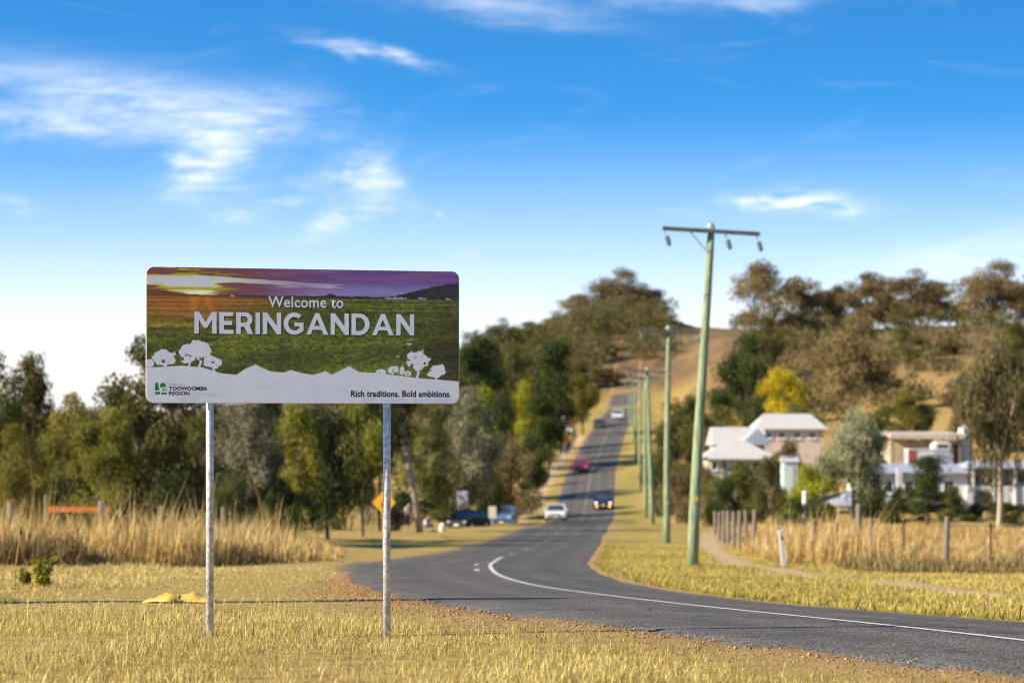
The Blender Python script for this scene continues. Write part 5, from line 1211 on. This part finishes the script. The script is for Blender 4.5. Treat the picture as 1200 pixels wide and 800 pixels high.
    if style == 'ute':
        MB().box(-Wc + .05, Wc - .05, .95, 2.5, 1.06, 1.5).build('canopy', body, o, bevel=.05)
        MB().box(-Wc + .02, Wc - .02, .97, 1.0, 1.1, 1.62).build('headboard', stl, o)
    return o
def rdir(y): return math.atan2(float(xc(y + 5) - xc(y - 5)), 10.0)      # heading of the road, from +y towards +x
def slope_car(o, y): o.rotation_euler.x = math.atan2(g(float(xc(y)) + .1, y + 2) - g(float(xc(y)) + .1, y - 2), 4)
a = car('hatchback_car', PX(652, 222), 222, -rdir(222) , paint('white_car_paint', (.70, .70, .69)), 'white hatchback driving away, nearest car on the road', 'car', 'hatch'); slope_car(a, 222)
a = car('oncoming_car', PX(707, 243), 243, -rdir(243), paint('navy_car_paint', (.015, .03, .07)), 'dark blue oncoming car with its headlights lit', 'car', 'hatch', True); slope_car(a, 243)
a = car('red_car', PX(681, 306), 306, -rdir(306), paint('red_car_paint', (.42, .012, .02)), 'red car further up the left lane of the road', 'car', 'hatch'); slope_car(a, 306)
a = car('distant_car', PX(702, 425), 425, -rdir(425), paint('charcoal_car_paint', (.02, .025, .035)), 'small dark car near the top of the road', 'car', 'sedan'); slope_car(a, 425)
a = car('distant_car', PX(724, 452), 452, -rdir(452), paint('pearl_car_paint', (.74, .73, .70)), 'small white oncoming car at the top of the road', 'car', 'suv'); slope_car(a, 452)
car('parked_car', PX(549, 192), 192, R(-24), paint('black_car_paint', (.012, .016, .018)), 'black car parked on the grass at the left of the road', 'car', 'hatch')
car('parked_utility', PX(591, 224), 224, R(-6), paint('blue_utility_paint', (.10, .18, .33)), 'blue utility parked on the grass beside the sandy path', 'utility', 'ute')
car('parked_car', PX(795, 230), 230, R(60), paint('silver_car_paint', (.52, .52, .50)), 'pale silver car half hidden between the two nearest power poles', 'car', 'sedan')
# caravan by the long shed
h = Site('caravan', 1105, 222, 'white rounded caravan parked behind the container', 'caravan'); X, Z = h.X, h.Z
MB().extr([(X(1094), Z(529)), (X(1116), Z(529)), (X(1116), Z(521)), (X(1112), Z(517)), (X(1098), Z(517)), (X(1094), Z(521))], 'y', 0, 2.1).build('body', white_w, h.o, bevel=.15)
MB().box(X(1099), X(1111), -.012, -.002, Z(525), Z(520.5)).build('window', glass, h.o)
for a in (1101, 1109): MB().tube([(X(a), -.03, Z(529.5)), (X(a), .2, Z(529.5))], .34, 14).build('wheel', tyre_m, h.o)
MB().box(X(1094), X(1116), .3, 1.9, -1.0, Z(529.3)).build('chassis', dark_v, h.o)

# ------------------------------------------------------------------ people by the left trees
skin_m = material('skin', (.45, .26, .18), .6, 0, .06, 10); hair_m = material('auburn_hair', (.16, .055, .03), .6, 0, .2, 20)
shirt_m = material('white_cotton', (.66, .62, .68), .85, 0, .06, 8); pants_m = material('dark_denim', (.035, .035, .06), .85, 0, .2, 10); shoe_m = material('dark_shoes', (.03, .025, .025), .7)
def skin_mesh(name, verts, edges, radii, mat, parent, root=0, sub=2):
    me = bpy.data.meshes.new(name); me.from_pydata(verts, edges, []); o = link(name, me, mat, parent)
    md = o.modifiers.new('skin', 'SKIN'); md.use_smooth_shade = True
    for i, r0_ in enumerate(radii):
        sv = me.skin_vertices[0].data[i]; sv.radius = (r0_, r0_) if not hasattr(r0_, '__len__') else r0_; sv.use_root = (i == root)
    ss_ = o.modifiers.new('sub', 'SUBSURF'); ss_.levels = sub; ss_.render_levels = sub; return o
def person(px, d, rz, label, J, hairback=True):
    """J: joint positions"""
    x = PX(px, d); o = empty('person', (x, d, g(x, d)), rz, label, 'person')
    names = ['pelvis', 'waist', 'chest', 'neck', 'headb', 'headt', 'shL', 'elL', 'wrL', 'haL', 'shR', 'elR', 'wrR', 'haR', 'hiL', 'knL', 'anL', 'toL', 'hiR', 'knR', 'anR', 'toR']
    rad = [(.13, .11), (.115, .095), (.14, .10), .052, (.075, .085), (.07, .08), .055, .042, .03, (.022, .036), .055, .042, .03, (.022, .036), .085, .058, .042, (.035, .03), .085, .058, .042, (.035, .03)]
    V = [J[n] for n in names]; ix = {n: i for i, n in enumerate(names)}
    E = [(ix[a], ix[b_]) for a, b_ in (('pelvis', 'waist'), ('waist', 'chest'), ('chest', 'neck'), ('neck', 'headb'), ('headb', 'headt'), ('chest', 'shL'), ('shL', 'elL'), ('elL', 'wrL'), ('wrL', 'haL'), ('chest', 'shR'), ('shR', 'elR'), ('elR', 'wrR'), ('wrR', 'haR'),
         ('pelvis', 'hiL'), ('hiL', 'knL'), ('knL', 'anL'), ('anL', 'toL'), ('pelvis', 'hiR'), ('hiR', 'knR'), ('knR', 'anR'), ('anR', 'toR'))]
    for s_ in 'LR':                                            # five fingers
        w_ = Vector(J['wr' + s_]); hnd = Vector(J['ha' + s_]); dr = (hnd - w_).normalized(); sd_ = dr.cross(Vector((0, 0, 1))); sd_ = sd_.normalized() if sd_.length > .1 else Vector((0, 1, 0))
        for k, (off, ln) in enumerate(((-.034, .055), (-.012, .085), (.010, .09), (.03, .08), (.05, .05))):
            st_ = hnd if k else w_ + dr * .03; b0 = len(V); p1 = st_ + sd_ * off + dr * ln * .5; p2 = p1 + dr * ln * .5 + Vector((0, 0, -.012))
            V += [tuple(p1), tuple(p2)]; rad += [.010, .008]; E += [(ix['ha' + s_] if k else ix['wr' + s_], b0), (b0, b0 + 1)]
    body = skin_mesh('body', V, E, rad, skin_m, o)
    def sub(name, ns, rr, mat):
        v = [J[n] for n in ns]; e = []; jx = {n: i for i, n in enumerate(ns)}
        for a, b_ in (('pelvis', 'waist'), ('waist', 'chest'), ('chest', 'neck'), ('chest', 'shL'), ('shL', 'elL'), ('chest', 'shR'), ('shR', 'elR'), ('pelvis', 'hiL'), ('hiL', 'knL'), ('knL', 'anL'), ('pelvis', 'hiR'), ('hiR', 'knR'), ('knR', 'anR')):
            if a in jx and b_ in jx: e.append((jx[a], jx[b_]))
        return skin_mesh(name, v, e, rr, mat, o)
    sub('shirt', ['pelvis', 'waist', 'chest', 'shL', 'elL', 'shR', 'elR'], [(.155, .135), (.14, .12), (.165, .125), .075, .062, .075, .062], shirt_m)
    sub('trousers', ['pelvis', 'hiL', 'knL', 'anL', 'hiR', 'knR', 'anR'], [(.15, .13), .105, .078, .062, .105, .078, .062], pants_m)
    for s_ in 'LR':
        a, b_ = J['an' + s_], J['to' + s_]; skin_mesh('shoe', [(a[0], a[1] + .03, a[2] - .03), b_], [(0, 1)], [.05, (.045, .035)], shoe_m, o)
    hb, ht = Vector(J['headb']), Vector(J['headt'])
    skin_mesh('hair', [tuple(ht + Vector((0, .02, .015))), tuple(hb + Vector((0, .07, .02))), tuple(hb + Vector((0, .10, -.14)))], [(0, 1), (1, 2)], [(.088, .092), (.095, .06), (.07, .035)], hair_m, o)
    fc = (hb + ht) / 2
    MB().tube([tuple(fc + Vector((0, -.075, .02))), tuple(fc + Vector((0, -.105, -.02))), tuple(fc + Vector((0, -.08, -.03)))], [.008, .014, .01], 6).build('nose', skin_m, o)
    for s_ in (-1, 1): MB().lathe([(.003, -.008), (.011, 0), (.003, .008)], 8).build('eye', glass, o, tuple(fc + Vector((s_ * .03, -.078, .025))))
    MB().tube([tuple(fc + Vector((-.022, -.076, -.055))), tuple(fc + Vector((.022, -.076, -.055)))], .006, 5).build('mouth', tail_m, o)
    return o
ST = dict(pelvis=(0, 0, .90), waist=(.02, -.02, 1.05), chest=(.05, -.06, 1.28), neck=(.07, -.09, 1.43), headb=(.09, -.11, 1.50), headt=(.11, -.13, 1.62), shL=(-.12, -.05, 1.36), elL=(-.17, -.03, 1.10), wrL=(-.14, -.12, .90), haL=(-.13, -.15, .83),
          shR=(.20, -.08, 1.36), elR=(.25, -.08, 1.10), wrR=(.22, -.18, .92), haR=(.21, -.22, .86), hiL=(-.09, 0, .84), knL=(-.10, -.05, .48), anL=(-.12, .06, .09), toL=(-.12, -.09, .03), hiR=(.09, 0, .84), knR=(.12, -.09, .48), anR=(.13, -.04, .09), toR=(.14, -.19, .03))
person(477, 176, R(35), 'person with long reddish hair and white top standing before the dark trees', ST)
SI = dict(pelvis=(0, 0, .14), waist=(0, .03, .28), chest=(0, -.02, .50), neck=(0, -.06, .64), headb=(0, -.08, .70), headt=(0, -.09, .82), shL=(-.17, -.02, .57), elL=(-.22, -.16, .38), wrL=(-.14, -.34, .34), haL=(-.11, -.40, .33),
          shR=(.17, -.02, .57), elR=(.22, -.16, .38), wrR=(.14, -.34, .34), haR=(.11, -.40, .33), hiL=(-.09, -.02, .13), knL=(-.14, -.40, .36), anL=(-.12, -.58, .08), toL=(-.12, -.72, .03), hiR=(.09, -.02, .13), knR=(.14, -.40, .36), anR=(.12, -.58, .08), toR=(.12, -.72, .03))
person(500, 172, R(40), 'person in a pale top sitting on the grass right of the leaning pole', SI)
